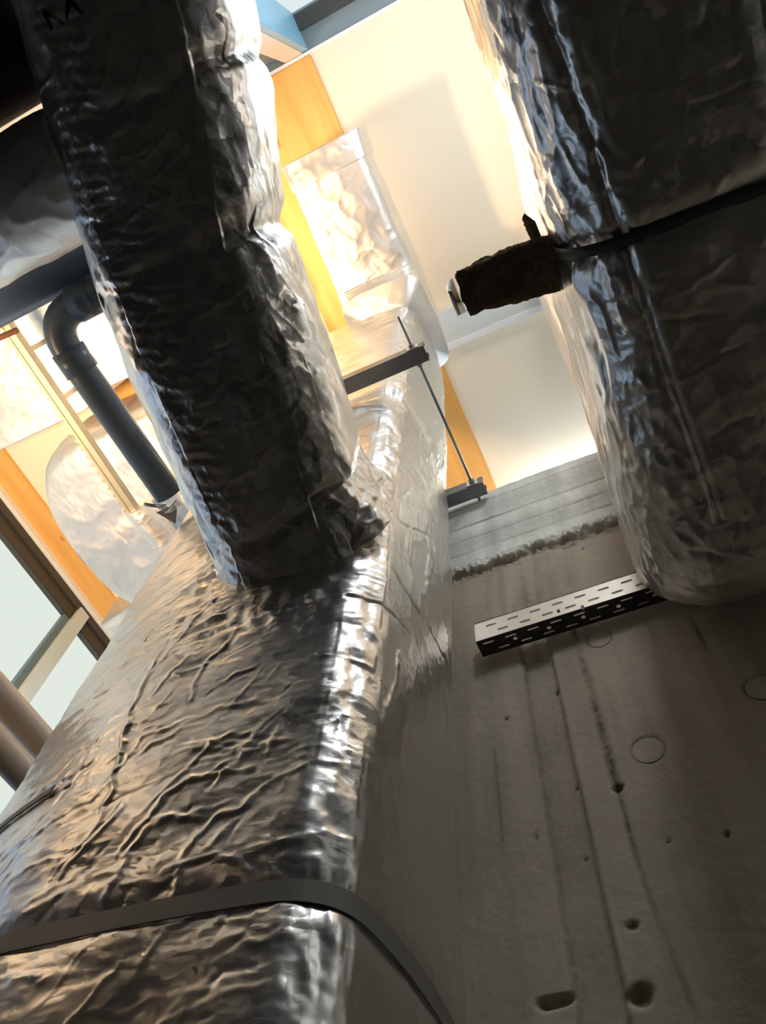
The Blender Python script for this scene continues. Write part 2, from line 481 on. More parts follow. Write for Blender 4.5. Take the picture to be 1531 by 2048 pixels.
# cast concrete wall: fine grid with groove, tie-hole plugs, board-marked top band
YW = 1.0
def axis(lo, a, b, hi, fine, coarse):
    return np.unique(np.round(np.concatenate([np.arange(lo, a, coarse), np.arange(a, b, fine), np.arange(b, hi, coarse), [hi]]), 5))
gx = axis(-0.93, -0.42, 0.75, 3.0, 0.004, 0.15)
gz = axis(-1.6, 0.35, 2.0, 2.0, 0.004, 0.12)
GX, GZ = np.meshgrid(gx, gz)
x = GX.ravel(); z = GZ.ravel()
P0 = np.stack([x, np.zeros_like(x), z], 1)
n_lo = pnoise(P0, 2.5, 3.3); n_mid = pnoise(P0, 14, 8.1); n_hi = pnoise(P0, 60, 1.7)
out = 0.004 * n_lo + 0.0012 * n_hi                     # positive = towards the room
stain = np.zeros_like(x)
def sstep(a, b, t):
    t = ((t - a) / (b - a)).clip(0, 1); return t * t * (3 - 2 * t)
# board-marked band with a broken lower lip
edge = 1.605 + 0.018 * n_mid + 0.012 * pnoise(P0, 45, 4.4) + 0.05 * pnoise(P0, 3.1, 9.9)
band = sstep(-0.006, 0.006, z - edge)
out += band * 0.012
crumb = np.exp(-((z - edge) / 0.022) ** 2) * (pnoise(P0, 70, 12.1) + 0.6 * pnoise(P0, 130, 2.0))
out += crumb * 0.022
stain += np.exp(-((z - edge + 0.006) / 0.008) ** 2) * 0.55 * (0.3 + 2.2 * pnoise(P0, 22, 6.0)).clip(0, 1)
for zj, dep, xa in ((1.935, 0.005, -9), (1.832, 0.010, -9), (1.745, 0.004, -9), (1.69, 0.003, -0.2)):
    zz = zj + 0.006 * pnoise(P0, 5, zj * 10) + 0.02 * (x + 0.1) * 0
    g = np.exp(-((z - zz) / 0.0035) ** 2) * (0.55 + 0.9 * pnoise(P0, 9, zj * 7)).clip(0, 1)
    out -= g * dep; stain += 0.75 * g
out += band * 0.004 * np.sin(z * 40)
# top edge is ragged
zr = np.where(z > 1.985, z + 0.010 * pnoise(P0, 12, 0.3) + 0.008 * pnoise(P0, 40, 5.3), z)
# vertical groove
gr = sstep(-0.226, -0.216, x + 0.004 * n_mid) * (1 - sstep(-0.166, -0.156, x + 0.004 * pnoise(P0, 10, 2.2))) * (1 - sstep(1.25, 1.58, z))
out -= gr * 0.013
stain += 0.35 * gr * (0.6 + pnoise(P0, 8, 2.9)).clip(0, 1)
stain += 0.5 * np.exp(-((x + 0.160 + 0.003 * n_mid) / 0.004) ** 2) * (1 - sstep(1.2, 1.5, z)) * (0.5 + 1.2 * n_lo).clip(0.2, 1)
stain += 0.4 * np.exp(-((x + 0.222 + 0.003 * n_mid) / 0.004) ** 2) * (1 - sstep(1.2, 1.5, z))
# form joint with grout bleeding
jx = -0.101 + 0.006 * pnoise(P0, 6, 7.7) + 0.02 * sstep(0.75, 0.45, z) * 1.0
g = np.exp(-((x - jx) / (0.004 + 0.004 * (z > 0.85))) ** 2) * (0.55 + 1.3 * pnoise(P0 * np.array((1, 1, 1)), 13, 5.5)).clip(0, 1) * (1 - sstep(1.30, 1.42, z))
out -= 0.004 * g; stain += 1.0 * g
g = np.exp(-((x - 0.122) / 0.004) ** 2) * np.exp(-((z - 1.135) / 0.045) ** 2); stain += g; out -= 0.003 * g
g = np.exp(-((x + 0.30) / 0.003) ** 2) * (pnoise(P0, 9, 1.1) > 0) * (z < 1.2); stain += 0.5 * g
# rising damp streaks under the band
for sx, sw, z1, z0 in ((-0.28, 0.012, 1.6, 1.25), (-0.245, 0.008, 1.6, 1.28), (-0.19, 0.01, 1.58, 1.2), (-0.15, 0.006, 1.6, 1.3), (-0.08, 0.014, 1.55, 1.22), (-0.115, 0.02, 1.6, 1.3)):
    stain += 0.32 * np.exp(-((x - sx - 0.01 * pnoise(P0, 4, sx)) / sw) ** 2) * (z < z1) * (z > z0) * (0.7 + pnoise(P0, 20, sx * 9)).clip(0, 1)
# pin holes and two small broken recesses at the foot of the groove
for hx, hz, rx, rz, dep in ((-0.130, 0.620, 0.010, 0.007, 0.006), (-0.252, 0.542, 0.026, 0.008, 0.012), (-0.140, 0.532, 0.017, 0.013, 0.014),
                            (-0.10, 0.842, 0.010, 0.008, 0.010), (-0.165, 1.10, 0.006, 0.006, 0.006), (-0.03, 1.545, 0.005, 0.004, 0.008),
                            (-0.245, 0.79, 0.003, 0.010, 0.004), (-0.165, 0.87, 0.004, 0.004, 0.004), (-0.27, 1.06, 0.006, 0.005, 0.005),
                            (0.03, 0.72, 0.004, 0.004, 0.005), (0.14, 0.62, 0.005, 0.004, 0.005), (-0.175, 0.74, 0.006, 0.003, 0.004), (-0.05, 0.73, 0.003, 0.004, 0.004)):
    d = np.sqrt(((x - hx) / rx) ** 2 + ((z - hz) / rz) ** 2) + 0.35 * n_hi
    g = 1 - sstep(0.45, 1.25, d); out -= dep * g; stain += (0.9 if rx < 0.014 else 0.5) * g
PLUGS = ((-0.057, 1.204, 0.026), (-0.036, 0.900, 0.029), (0.172, 0.967, 0.029))
for px_, pz_, pr in PLUGS:
    d = np.hypot(x - px_, z - pz_)
    out -= 0.004 * (1 - sstep(pr - 0.004, pr, d)); stain += 0.35 * np.exp(-((d - pr) / 0.002) ** 2) * (pnoise(P0, 15, px_) > -0.15)
V = np.stack([x, YW - out, zr], 1)
nx_, nz_ = len(gx), len(gz)
ii = np.arange(nz_ - 1)[:, None] * nx_ + np.arange(nx_ - 1)[None, :]
F = np.stack([ii, ii + 1, ii + nx_ + 1, ii + nx_], -1).reshape(-1, 4)
wall = mesh_obj('wall_concrete', V, F, M_CONC, smooth=True); struct(wall, 'raw cast concrete wall with board-marked top band')
at = wall.data.attributes.new('stain', 'FLOAT', 'POINT'); at.data.foreach_set('value', stain.clip(0, 1).astype(np.float32))
at = wall.data.attributes.new('band_light', 'FLOAT', 'POINT'); at.data.foreach_set('value', band.astype(np.float32))
o = box('wall_concrete_core', -0.93, 3.0, YW + 0.035, YW + 0.20, -1.6, 1.985, M_CONC2); struct(o)
for px_, pz_, pr in PLUGS:                              # cast-in plugs closing the tie holes
    n = 32; r2 = pr - 0.0035
    VV = [(px_, YW - 0.0005, pz_)] + [(px_ + r2 * math.cos(2 * math.pi * k / n), YW - 0.0005, pz_ + r2 * math.sin(2 * math.pi * k / n)) for k in range(n)]
    VV += [(px_ + r2 * math.cos(2 * math.pi * k / n), YW + 0.012, pz_ + r2 * math.sin(2 * math.pi * k / n)) for k in range(n)]
    FF = [(0, 1 + (k + 1) % n, 1 + k) for k in range(n)] + [(1 + k, 1 + (k + 1) % n, 1 + n + (k + 1) % n, 1 + n + k) for k in range(n)]
    c = mesh_obj('tie_hole_plug', VV, FF, M_CONC2); c.data.materials[0] = mat_plain('plug_mortar', (0.50, 0.44, 0.355), rough=0.85, var=0.12, scale=20, bump=0.15)
    adopt(c, wall)

# ---- left glazing: dark head profile, pale mullions, frosted panes
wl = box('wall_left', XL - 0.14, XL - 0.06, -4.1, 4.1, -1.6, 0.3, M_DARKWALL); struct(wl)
o = box('trim_2', XL - 0.06, XL + 0.03, YR, 4.1, ZC - 0.055, ZC, M_TRIMW, bevel=0.004); struct(o, 'pale trim where ceiling meets the glazing')
mull = (-0.96, 0.30, 1.56, 2.82)
ys = [YR] + [m for m in mull if m > YR] + [4.1]
wn = box('window_1', XL - 0.07, XL - 0.005, YR, 4.1, ZC - 0.20, ZC - 0.055, M_DARKP, bevel=0.004); struct(wn, 'frosted glazing with anthracite head profile and pale mullions')
c = box('head_step', XL - 0.006, XL + 0.008, YR, 4.1, ZC - 0.11, ZC - 0.058, M_DARKP, wn)
box('transom', XL - 0.07, XL - 0.005, YR, 4.1, 1.9, 1.98, M_DARKP, wn)
box('sill_profile', XL - 0.14, XL - 0.005, YR, 4.1, 0.30, 0.38, M_DARKP, wn)
for i in range(len(ys) - 1):
    box('pane', XL - 0.06, XL - 0.045, ys[i], ys[i + 1], 1.98, ZC - 0.20, M_PANE_L, wn)
    box('added_sky_pane', XL - 0.06, XL - 0.045, ys[i], ys[i + 1], 0.38, 1.90, M_PANE_B, wn)  # added glowing panes, out of view, throwing cool light on the ducts
for m in mull:
    if m > YR:
        c = box('mullion', XL - 0.05, XL + 0.022, m - 0.042, m + 0.042, 0.38, ZC - 0.09, M_POST, wn, bevel=0.003)
        c2 = box('gasket', XL - 0.045, XL - 0.012, m - 0.085, m - 0.042, 1.98, ZC - 0.20, M_GASK)
        adopt(c2, c)

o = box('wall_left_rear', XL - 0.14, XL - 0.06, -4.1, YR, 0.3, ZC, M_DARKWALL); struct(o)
# ---- rear glazing behind the ceiling edge
YG = YR - 0.125
wr = box('window_2', -3.0, 3.0, YG - 0.06, YG, ZC - 0.02, ZC + 0.12, M_GREYP, bevel=0.004); struct(wr, 'rear clerestory glazing with grey-blue head profile')
box('soffit_profile', -3.0, 3.0, YG, YR - 0.012, ZC + 0.015, ZC + 0.12, M_GREYP, wr)
box('pane_gasket', -3.0, 3.0, YG - 0.02, YG + 0.038, ZC - 0.030, ZC + 0.012, M_DARKP, wr)
for xa, xb in ((-3.0, -1.70), (-1.70, -0.47)):
    box('infill_panel', xa, xb, YG - 0.045, YG - 0.03, 2.30, ZC - 0.02, M_UPWALL, wr)
for xa, xb in ((-0.47, 0.9), (0.9, 3.0)):
    box('pane', xa, xb, YG - 0.045, YG - 0.03, 2.30, ZC - 0.02, M_PANE_R, wr)
box('sill_profile', -3.0, 3.0, YG - 0.06, YG, 2.22, 2.30, M_GREYP, wr)
j = box('jamb', -0.412, -0.385, YG - 0.05, YR - 0.016, 2.22, ZC - 0.005, M_BLUEF, wr, bevel=0.002)
box('mullion', -1.74, -1.66, YG - 0.05, YG + 0.01, 2.30, ZC - 0.02, M_GREYP, wr)
box('mullion', 0.86, 0.94, YG - 0.05, YG + 0.01, 2.30, ZC - 0.02, M_GREYP, wr)

# ---- timber beams let into the ceiling
def beam(x0, x1, label):
    t = box('timber_beam', x0, x1, YR + 0.004, 4.1, ZC - 0.014, ZC + 0.10, M_WOOD, bevel=0.004)
    return tag(t, label, 'beam', 'timber ceiling beams')
beam(-0.84, -0.385, 'orange spruce ceiling beam running above the elbow of the tall foil duct')
beam(-2.14, -1.76, 'orange spruce ceiling beam glimpsed above the dark blue pipe')
beam(-2.985, -2.81, 'orange spruce ceiling beam alongside the frosted side glazing')
beam(1.10, 1.30, 'orange spruce ceiling beam above the large dark overhead duct')
pst = thing('post', 'short beige post under the beam end beside the blue window jamb', 'post', (-0.45, YR - 0.04, 2.3))
box('shaft', -0.500, -0.413, YR - 0.075, YR - 0.014, 2.30, ZC + 0.02, M_BEIGE, pst, bevel=0.003)
box('shadow_gap_profile', -0.66, -0.500, YR - 0.075, YR - 0.040, 2.30, ZC + 0.02, M_GASK, pst)

tr = thing('ceiling_trunking', 'pale shallow trunking crossing the cream ceiling behind the tall duct', 'trunking', (0.0, 0.83, ZC))
box('channel', -0.36, 0.34, 0.76, 0.93, ZC - 0.07, ZC, M_TRUNK, tr, bevel=0.004)
box('lip', -0.36, 0.34, 0.915, 0.945, ZC - 0.082, ZC - 0.002, M_TRIMW, tr, bevel=0.003)
box('end_cap', 0.34, 0.40, 0.75, 0.95, ZC - 0.09, ZC, M_BEIGE, tr, bevel=0.004)

# ---- added pendant lamps, hidden from view, to brighten ceiling and ducts
def lamp(label, x0, x1, y0, y1, z, mat, d=0.05):
    t = thing('added_pendant', label, 'lamp', ((x0 + x1) / 2, (y0 + y1) / 2, z), None)
    box('diffuser', x0, x1, y0, y1, z, z + d, mat, t, bevel=0.01)
    for yy in (y0 + 0.1 * (y1 - y0), y1 - 0.1 * (y1 - y0)):
        tube('suspension_wire', [((x0 + x1) / 2, yy, z + d), ((x0 + x1) / 2, yy, ZC)], 0.0015, M_STEEL, t, n=6)
    return t
lamp('added cool white pendant lamp, hidden above the dark overhead duct', 0.20, 0.36, -0.42, -0.02, 2.45, M_FILLC)
lamp('added unseen white pendant lamp near the plain right-hand wall', 1.9, 2.1, -0.3, 0.9, 2.3, M_FILLS)
lamp('added warm white pendant lamp, hidden above the crumpled branch duct', -1.16, -0.98, 0.02, 0.40, 3.14, M_FILLW)
wk = thing('added_work_lamp', 'added unseen warm work lamp on a tripod pole, aimed up at the ceiling ducts', 'lamp', (-1.95, 0.15, -1.6))  # added out of view to light the ceiling ducts warmly from below
tube('pole', [(-1.95, 0.15, -1.2), (-1.95, 0.15, 0.78)], 0.014, M_STEEL, wk, n=12)
for k in range(3):
    a = k * 2.094 + 0.4
    tube('leg', [(-1.95, 0.15, -1.15), (-1.95 + 0.4 * math.cos(a), 0.15 + 0.4 * math.sin(a), -1.6)], 0.010, M_STEEL, wk, n=10)
box('lamp_head', -2.10, -1.80, 0.0, 0.3, 0.78, 0.83, M_DARKP, wk, bevel=0.006)
sd = bpy.data.lights.new('added_work_beam', 'SPOT'); sd.energy = FILL_WORK; sd.color = (1.0, 0.69, 0.40)
sd.spot_size = math.radians(116); sd.spot_blend = 0.5; sd.shadow_soft_size = 0.15
so = bpy.data.objects.new('added_work_beam', sd); COL.objects.link(so); so.parent = wk
so.location = (0.0, 0.0, 2.45); so.rotation_euler = (math.pi, math.radians(-4), 0)
lamp('added unseen white pendant lamp in the room beyond the concrete wall', -0.25, 0.65, 1.95, 2.30, 3.42, M_FILLF)  # added so its reflection brightens the tall duct's right face

# ------------------------------------------------------------------ foil-wrapped ducts
def profile(n, hw, hh, r, dens):
    """n points round a rounded rectangle (position, normal), closer together where dens is high"""
    r = min(r, hw, hh)
    m = 1600
    segs = []
    a, b = hw - r, hh - r
    def line(p, q, nr):
        L = math.hypot(q[0] - p[0], q[1] - p[1]); k = max(2, int(m * L / (4 * (hw + hh))))
        for i in range(k):
            t = i / k; segs.append((p[0] + (q[0] - p[0]) * t, p[1] + (q[1] - p[1]) * t, nr[0], nr[1]))
    def arc(cx, cy, a0):
        k = max(3, int(m * r * 1.571 / (4 * (hw + hh))))
        for i in range(k):
            t = a0 + i / k * math.pi / 2; segs.append((cx + r * math.cos(t), cy + r * math.sin(t), math.cos(t), math.sin(t)))
    line((-a, -hh), (a, -hh), (0, -1)); arc(a, -b, -math.pi / 2)
    line((hw, -b), (hw, b), (1, 0)); arc(a, b, 0)
    line((a, hh), (-a, hh), (0, 1)); arc(-a, b, math.pi / 2)
    line((-hw, b), (-hw, -b), (-1, 0)); arc(-a, -b, math.pi)
    s = np.array(segs)
    return s

def sweep(name, stations, mat, nu, nv, dens, disp, parent=None, vdens=None, caps=True, smooth_k=0, flat=False, post=None):
    """stations: (centre, width axis, height axis, half width, half height, corner radius)"""
    C = np.array([s[0] for s in stations], float); AX = np.array([s[1] for s in stations], float)
    AY = np.array([s[2] for s in stations], float); D = np.array([s[3:6] for s in stations], float)
    seg = np.linalg.norm(np.diff(C, axis=0), axis=1); cum = np.concatenate([[0], np.cumsum(seg)])
    fine = np.linspace(0, cum[-1], 4000)
    w = np.ones_like(fine) if vdens is None else vdens(np.stack([np.interp(fine, cum, C[:, k]) for k in range(3)], 1))
    cw = np.concatenate([[0], np.cumsum((w[1:] + w[:-1]) / 2)]); cw /= cw[-1]
    sv = np.interp(np.linspace(0, 1, nv), cw, fine)
    def ip(A):
        B = np.stack([np.interp(fine, cum, A[:, k]) for k in range(A.shape[1])], 1)
        if smooth_k:
            k = np.hanning(smooth_k); k /= k.sum()
            B = np.stack([np.convolve(np.pad(B[:, j], smooth_k // 2, mode='edge'), k, 'valid')[:len(fine)] for j in range(B.shape[1])], 1)
        return np.stack([np.interp(sv, fine, B[:, j]) for j in range(B.shape[1])], 1)
    c, ax, ay, d = ip(C), ip(AX), ip(AY), ip(D)
    ax /= np.linalg.norm(ax, axis=1)[:, None]; ay /= np.linalg.norm(ay, axis=1)[:, None]
    # common sampling of the perimeter taken from the mean profile
    pm = profile(nu, *d.mean(0), dens)
    L = np.hypot(np.diff(pm[:, 0], append=pm[0, 0]), np.diff(pm[:, 1], append=pm[0, 1]))
    wt = np.array([dens(q[2], q[3]) for q in pm]) * L
    cs = np.concatenate([[0], np.cumsum(wt)]); cs /= cs[-1]
    tq = np.interp(np.arange(nu) / nu, cs, np.linspace(0, 1, len(cs)))
    P = np.empty((nv, nu, 3)); Nn = np.empty((nv, nu, 3)); UV = np.empty((nv, nu, 4))
    for i in range(nv):
        s = profile(nu, *d[i], dens)
        k = np.linspace(0, 1, len(s) + 1); s2 = np.vstack([s, s[:1]])
        q = np.stack([np.interp(tq, k, s2[:, j]) for j in range(4)], 1)
        P[i] = c[i] + q[:, :1] * ax[i] + q[:, 1:2] * ay[i]
        Nn[i] = q[:, 2:3] * ax[i] + q[:, 3:4] * ay[i]
        UV[i, :, 0] = q[:, 0] / d[i, 0]; UV[i, :, 1] = q[:, 1] / d[i, 1]; UV[i, :, 2:] = q[:, 2:]
    P = P.reshape(-1, 3); Nn = Nn.reshape(-1, 3); UV = UV.reshape(-1, 4)
    Nn /= np.linalg.norm(Nn, axis=1)[:, None]
    h = disp(P, Nn, UV, np.repeat(sv, nu))
    V = P + Nn * h[:, None]
    if post is not None: V = post(V)
    i0 = np.arange(nv - 1)[:, None] * nu; k0 = np.arange(nu)[None, :]; k1 = (k0 + 1) % nu
    F = np.stack([i0 + k0, i0 + k1, i0 + nu + k1, i0 + nu + k0], -1).reshape(-1, 4)
    o = mesh_obj(name, V, F, mat, None, smooth=not flat)
    if caps:
        bm = bmesh.new(); bm.from_mesh(o.data); bm.verts.ensure_lookup_table()
        ends = [([bm.verts[base + k] for k in range(nu)], rev) for base, rev in ((0, True), ((nv - 1) * nu, False))]
        for loop, rev in ends:
            cc = bm.verts.new(sum((v.co for v in loop), Vector()) / nu)
            for k in range(nu):
                a, b = loop[k], loop[(k + 1) % nu]
                bm.faces.new((b, a, cc) if rev else (a, b, cc))
        bmesh.ops.recalc_face_normals(bm, faces=bm.faces[:])
        bm.to_mesh(o.data); bm.free()
        if not flat:
            o.data.polygons.foreach_set('use_smooth', np.ones(len(o.data.polygons), dtype=bool))
    if parent is not None: adopt(o, parent)
    return o

def puff(UV, amt):
    return amt * (UV[:, 2] ** 2 * (1 - UV[:, 1] ** 2) + UV[:, 3] ** 2 * (1 - UV[:, 0] ** 2))

def rand_folds(P, n, gen, amp, width, seed, drop=None):
    r = np.random.default_rng(seed); h = np.zeros(len(P))
    for _ in range(n):
        pts, a = gen(r)
        h += fold(P, pts, amp * a, width * (0.7 + 0.6 * r.random()), drop)
    return h

EX, EY, EZ = (1, 0, 0), (0, 1, 0), (0, 0, 1)
FRONT_FOLDS = [(3.2, [(-0.622, 0.537), (-0.604, 0.573), (-0.587, 0.609), (-0.562, 0.628), (-0.520, 0.624), (-0.475, 0.622)]),
    (2.5, [(-0.610, 0.507), (-0.611, 0.527), (-0.598, 0.560), (-0.570, 0.566)]),
    (2.8, [(-0.601, 0.572), (-0.562, 0.568), (-0.521, 0.561)]),
    (3.0, [(-0.529, 0.516), (-0.527, 0.538), (-0.508, 0.559), (-0.476, 0.569), (-0.452, 0.587)]),
    (2.6, [(-0.574, 0.678), (-0.540, 0.687), (-0.503, 0.684), (-0.473, 0.680)]),
    (2.4, [(-0.590, 0.749), (-0.542, 0.743), (-0.501, 0.742), (-0.471, 0.734)]),
    (1.6, [(-0.692, 0.753), (-0.651, 0.746)]),
    (2.0, [(-0.679, 0.693), (-0.649, 0.708), (-0.619, 0.715)]),
    (2.0, [(-0.600, 0.680), (-0.575, 0.682), (-0.535, 0.671), (-0.490, 0.657)]),
    (2.4, [(-0.613, 0.786), (-0.620, 0.837), (-0.607, 0.872), (-0.580, 0.904), (-0.573, 0.931)]),
    (2.2, [(-0.608, 0.492), (-0.540, 0.485)]),
    (2.2, [(-0.615, 0.468), (-0.613, 0.491), (-0.606, 0.503)]),
    (2.2, [(-0.550, 0.497), (-0.526, 0.501), (-0.492, 0.504), (-0.467, 0.495), (-0.433, 0.468)]),
    (2.2, [(-0.530, 0.458), (-0.527, 0.478), (-0.528, 0.492)]),
    (1.8, [(-0.508, 0.513), (-0.495, 0.530), (-0.484, 0.542)]),
    (2.0, [(-0.429, 0.490), (-0.415, 0.468), (-0.406, 0.459)]),
    (-3.0, [(-0.917, 0.712), (-0.869, 0.712), (-0.791, 0.702), (-0.745, 0.711)]),
    (-2.2, [(-0.822, 0.677), (-0.782, 0.685), (-0.769, 0.705)]),
    (2.0, [(-0.775, 0.711), (-0.778, 0.749), (-0.780, 0.781)]),
    (3.0, [(-0.680, 0.586), (-0.685, 0.632), (-0.706, 0.716), (-0.726, 0.798), (-0.733, 0.890), (-0.726, 0.989)]),
    (2.4, [(-0.700, 0.508), (-0.695, 0.535), (-0.672, 0.569), (-0.653, 0.604)]),
    (2.0, [(-0.694, 0.823), (-0.678, 0.866), (-0.652, 0.898)]),
    (1.8, [(-0.685, 0.864), (-0.638, 0.858), (-0.593, 0.852), (-0.548, 0.841)]),
    (-2.0, [(-0.909, 0.895), (-0.884, 0.934), (-0.861, 0.955)]),
    (-2.0, [(-0.902, 0.922), (-0.840, 0.906), (-0.802, 0.919)]),
    (-1.8, [(-0.848, 0.831), (-0.821, 0.861), (-0.785, 0.883)]),
    (2.4, [(-0.532, 0.429), (-0.513, 0.433), (-0.501, 0.435)]),
    (2.4, [(-0.478, 0.420), (-0.463, 0.431), (-0.421, 0.425)]),
    (2.0, [(-0.455, 0.643), (-0.451, 0.675), (-0.450, 0.696)]),
    (-3.0, [(-0.899, 1.124), (-0.817, 1.127), (-0.720, 1.133)]),
    (-2.4, [(-0.880, 1.036), (-0.788, 1.026), (-0.728, 1.026)]),
    (-2.4, [(-0.899, 1.326), (-0.872, 1.376), (-0.763, 1.348)]),
    (-2.0, [(-0.876, 1.258), (-0.836, 1.257), (-0.777, 1.245)]),
    (-2.6, [(-0.718, 1.044), (-0.672, 1.044), (-0.612, 1.036), (-0.568, 1.017)])]
SIDE_FOLDS = [(3.0, [(0.626, 0.713), (0.638, 0.773), (0.651, 0.845), (0.655, 0.914)]),
    (2.6, [(0.538, 0.675), (0.581, 0.758), (0.586, 0.808), (0.594, 0.895)]),
    (2.0, [(0.737, 0.933), (0.710, 0.974), (0.696, 1.010)]),
    (2.4, [(1.046, 1.178), (0.980, 1.194), (0.924, 1.195), (0.939, 1.307), (0.983, 1.573)]),
    (1.8, [(0.763, 1.154), (0.756, 1.255), (0.749, 1.369), (0.752, 1.490)]),
    (-2.4, [(0.595, 1.284), (0.635, 1.277), (0.722, 1.368), (0.776, 1.429)]),
    (-3.5, [(0.485, 0.884), (0.537, 0.935), (0.593, 0.956), (0.678, 0.967)]),
    (-4.0, [(0.590, 1.097), (0.661, 1.071), (0.769, 1.070), (0.917, 1.103), (1.041, 1.150)]),
    (-1.8, [(0.713, 1.594), (0.852, 1.616), (1.016, 1.630)]),
    (-1.8, [(0.564, 1.472), (0.647, 1.521), (0.716, 1.526)]),
    (1.6, [(0.816, 1.370), (0.818, 1.513)]),
    (2.0, [(0.791, 0.546), (0.789, 0.493), (0.790, 0.441)]),
    (1.4, [(0.950, 0.504), (0.971, 0.592)])]


# ---- tall vertical duct against the concrete wall
tall = thing('air_duct', 'tall rectangular foil-wrapped duct standing upright against the concrete wall', 'duct', (-0.645, 0.77, -1.6))
def disp_tall(P, Nn, UV, s):
    h = puff(UV, 0.026) * (0.9 + 0.5 * pnoise(P, 2.2, 4.0))
    h += 0.008 * pnoise(P, 3.5, 1.3) + 0.0022 * pnoise(P, 11, 6.3)
    front = (UV[:, 3] < -0.3); side = (UV[:, 2] > 0.3); corner = np.exp(-((UV[:, 2] - 0.75) / 0.25) ** 2) * (UV[:, 3] < -0.1)
    # general crinkle; transverse on the front, mostly upright on the side
    Pf = P @ np.diag((1.0, 1.0, 2.1)); Pf = Pf + 0.35 * np.stack([P[:, 2] * 0, P[:, 0] * 0, P[:, 0]], 1)
    h += np.where(front, 1, 0) * 0.0030 * crumple(P, 8, 7.0, stretch=(0.8, 1, 1.8))
    amp = 0.0010 * (0.55 + 0.9 * np.abs(pnoise(P, 5, 9.0)))
    h += np.where(front, 1, 0) * (amp * ridged(Pf, 9, 2.0) + 0.0006 * ridged(Pf, 27, 7.0))
    Ps = P @ np.diag((1.0, 1.6, 0.55))
    lo = 1 - sstep(0.5, 1.0, P[:, 2])
    h += np.where(side, 1, 0) * (0.0016 * ridged(Ps, 12, 5.0) * (1 - 0.75 * lo) + 0.0006 * ridged(Ps, 30, 1.0))
    h += corner * (0.0055 * crumple(P, 24, 6.0, stretch=(1, 1, 0.7)) + 0.010 * pnoise(P, 6, 2.2))
    fi = np.where(front)[0]; si = np.where(side)[0]; PF = P[fi]; PS = P[si]
    hf = np.zeros(len(PF)); hs = np.zeros(len(PS))
    for a, pts in FRONT_FOLDS:
        hf += fold(PF, [(q[0], 0.0, q[1]) for q in pts], a * 0.00115, 0.0052 + 0.0008 * abs(a), 1)
    for a, pts in SIDE_FOLDS:
        hs += fold(PS, [(0.0, q[0], q[1]) for q in pts], a * 0.0010, 0.008, 0)
    def gen_f(r):
        x0 = r.uniform(-0.93, -0.40); z0 = r.uniform(0.30, 1.0) if r.random() < 0.6 else r.uniform(1.0, 2.7)
        L = r.uniform(0.03, 0.15) * (1 + 0.4 * (z0 - 0.5)); sl = r.uniform(-0.25, 0.5)
        if r.random() < 0.25: sl = r.uniform(0.8, 2.5); L *= 0.5
        return [(x0, 0, z0), (x0 + L * 0.5, 0, z0 + sl * L * 0.5 + r.uniform(-0.008, 0.014)), (x0 + L, 0, z0 + sl * L)], r.choice((-0.7, 0.5, 1.0)) * r.uniform(0.5, 1.2)
    hf += rand_folds(PF, 330, gen_f, 0.0019, 0.0060, 3, 1)
    def gen_s(r):
        y0 = r.uniform(0.58, 0.95); z0 = r.uniform(0.9, 2.7); L = r.uniform(0.06, 0.25)
        return [(0, y0, z0), (0, y0 + r.uniform(-0.02, 0.03), z0 + L * 0.5), (0, y0 + r.uniform(-0.03, 0.05), z0 + L)], r.choice((-0.6, 0.7, 1.0))
    hs += rand_folds(PS, 60, gen_s, 0.0022, 0.008, 4, 0)
    h[fi] += hf; h[si] += hs
    h += front * 0.034 * np.exp(-((P[:, 2] - 1.82) / 0.075) ** 2) * (1 - UV[:, 0] ** 2)
    # cinched by the strap, pressed flat under the hanger rails
    for zc, wd, dp in ((0.452, 0.022, 0.007), (1.94, 0.03, 0.010)):
        h -= dp * np.exp(-((P[:, 2] - zc) / wd) ** 2)
    # puckered where the branch is taped on
    d = np.sqrt((P[:, 0] + 0.52) ** 2 + (P[:, 2] - 1.15) ** 2)
    h += np.where(front, 1, 0) * np.exp(-((d - 0.20) / 0.07) ** 2) * (0.006 * crumple(P, 22, 8.0) + 0.004)
    return h
st = [((-0.690, 0.760, z), EX, EY, 0.337, 0.195, 0.055) for z in (-1.6, -0.6, 0.0, 0.6, 1.2, 1.8, 2.4, 3.02)]
st.append(((-0.685, 0.762, 3.10), EX, EY, 0.315, 0.182, 0.06))
def lean_left(V):                       # the wrapping rounds away towards the left edge
    t = ((-0.72 - V[:, 0]) / 0.32).clip(0, 1) ** 1.5 * ((0.78 - V[:, 1]) / 0.24).clip(0, 1)
    V = V.copy(); V[:, 1] += 0.055 * t
    return V
tw = sweep('foil_wrap', st, M_FOIL, 490, 720,
      lambda nx, ny: 1.0 if (ny < -0.2 or nx > 0.2) else 0.12, disp_tall, tall, post=lean_left,
      vdens=lambda q: np.where(q[:, 2] < 0.2, 0.06, np.where(q[:, 2] < 1.5, 1.0, 1.5 / np.maximum(q[:, 2], 0.1) * 0.75)))

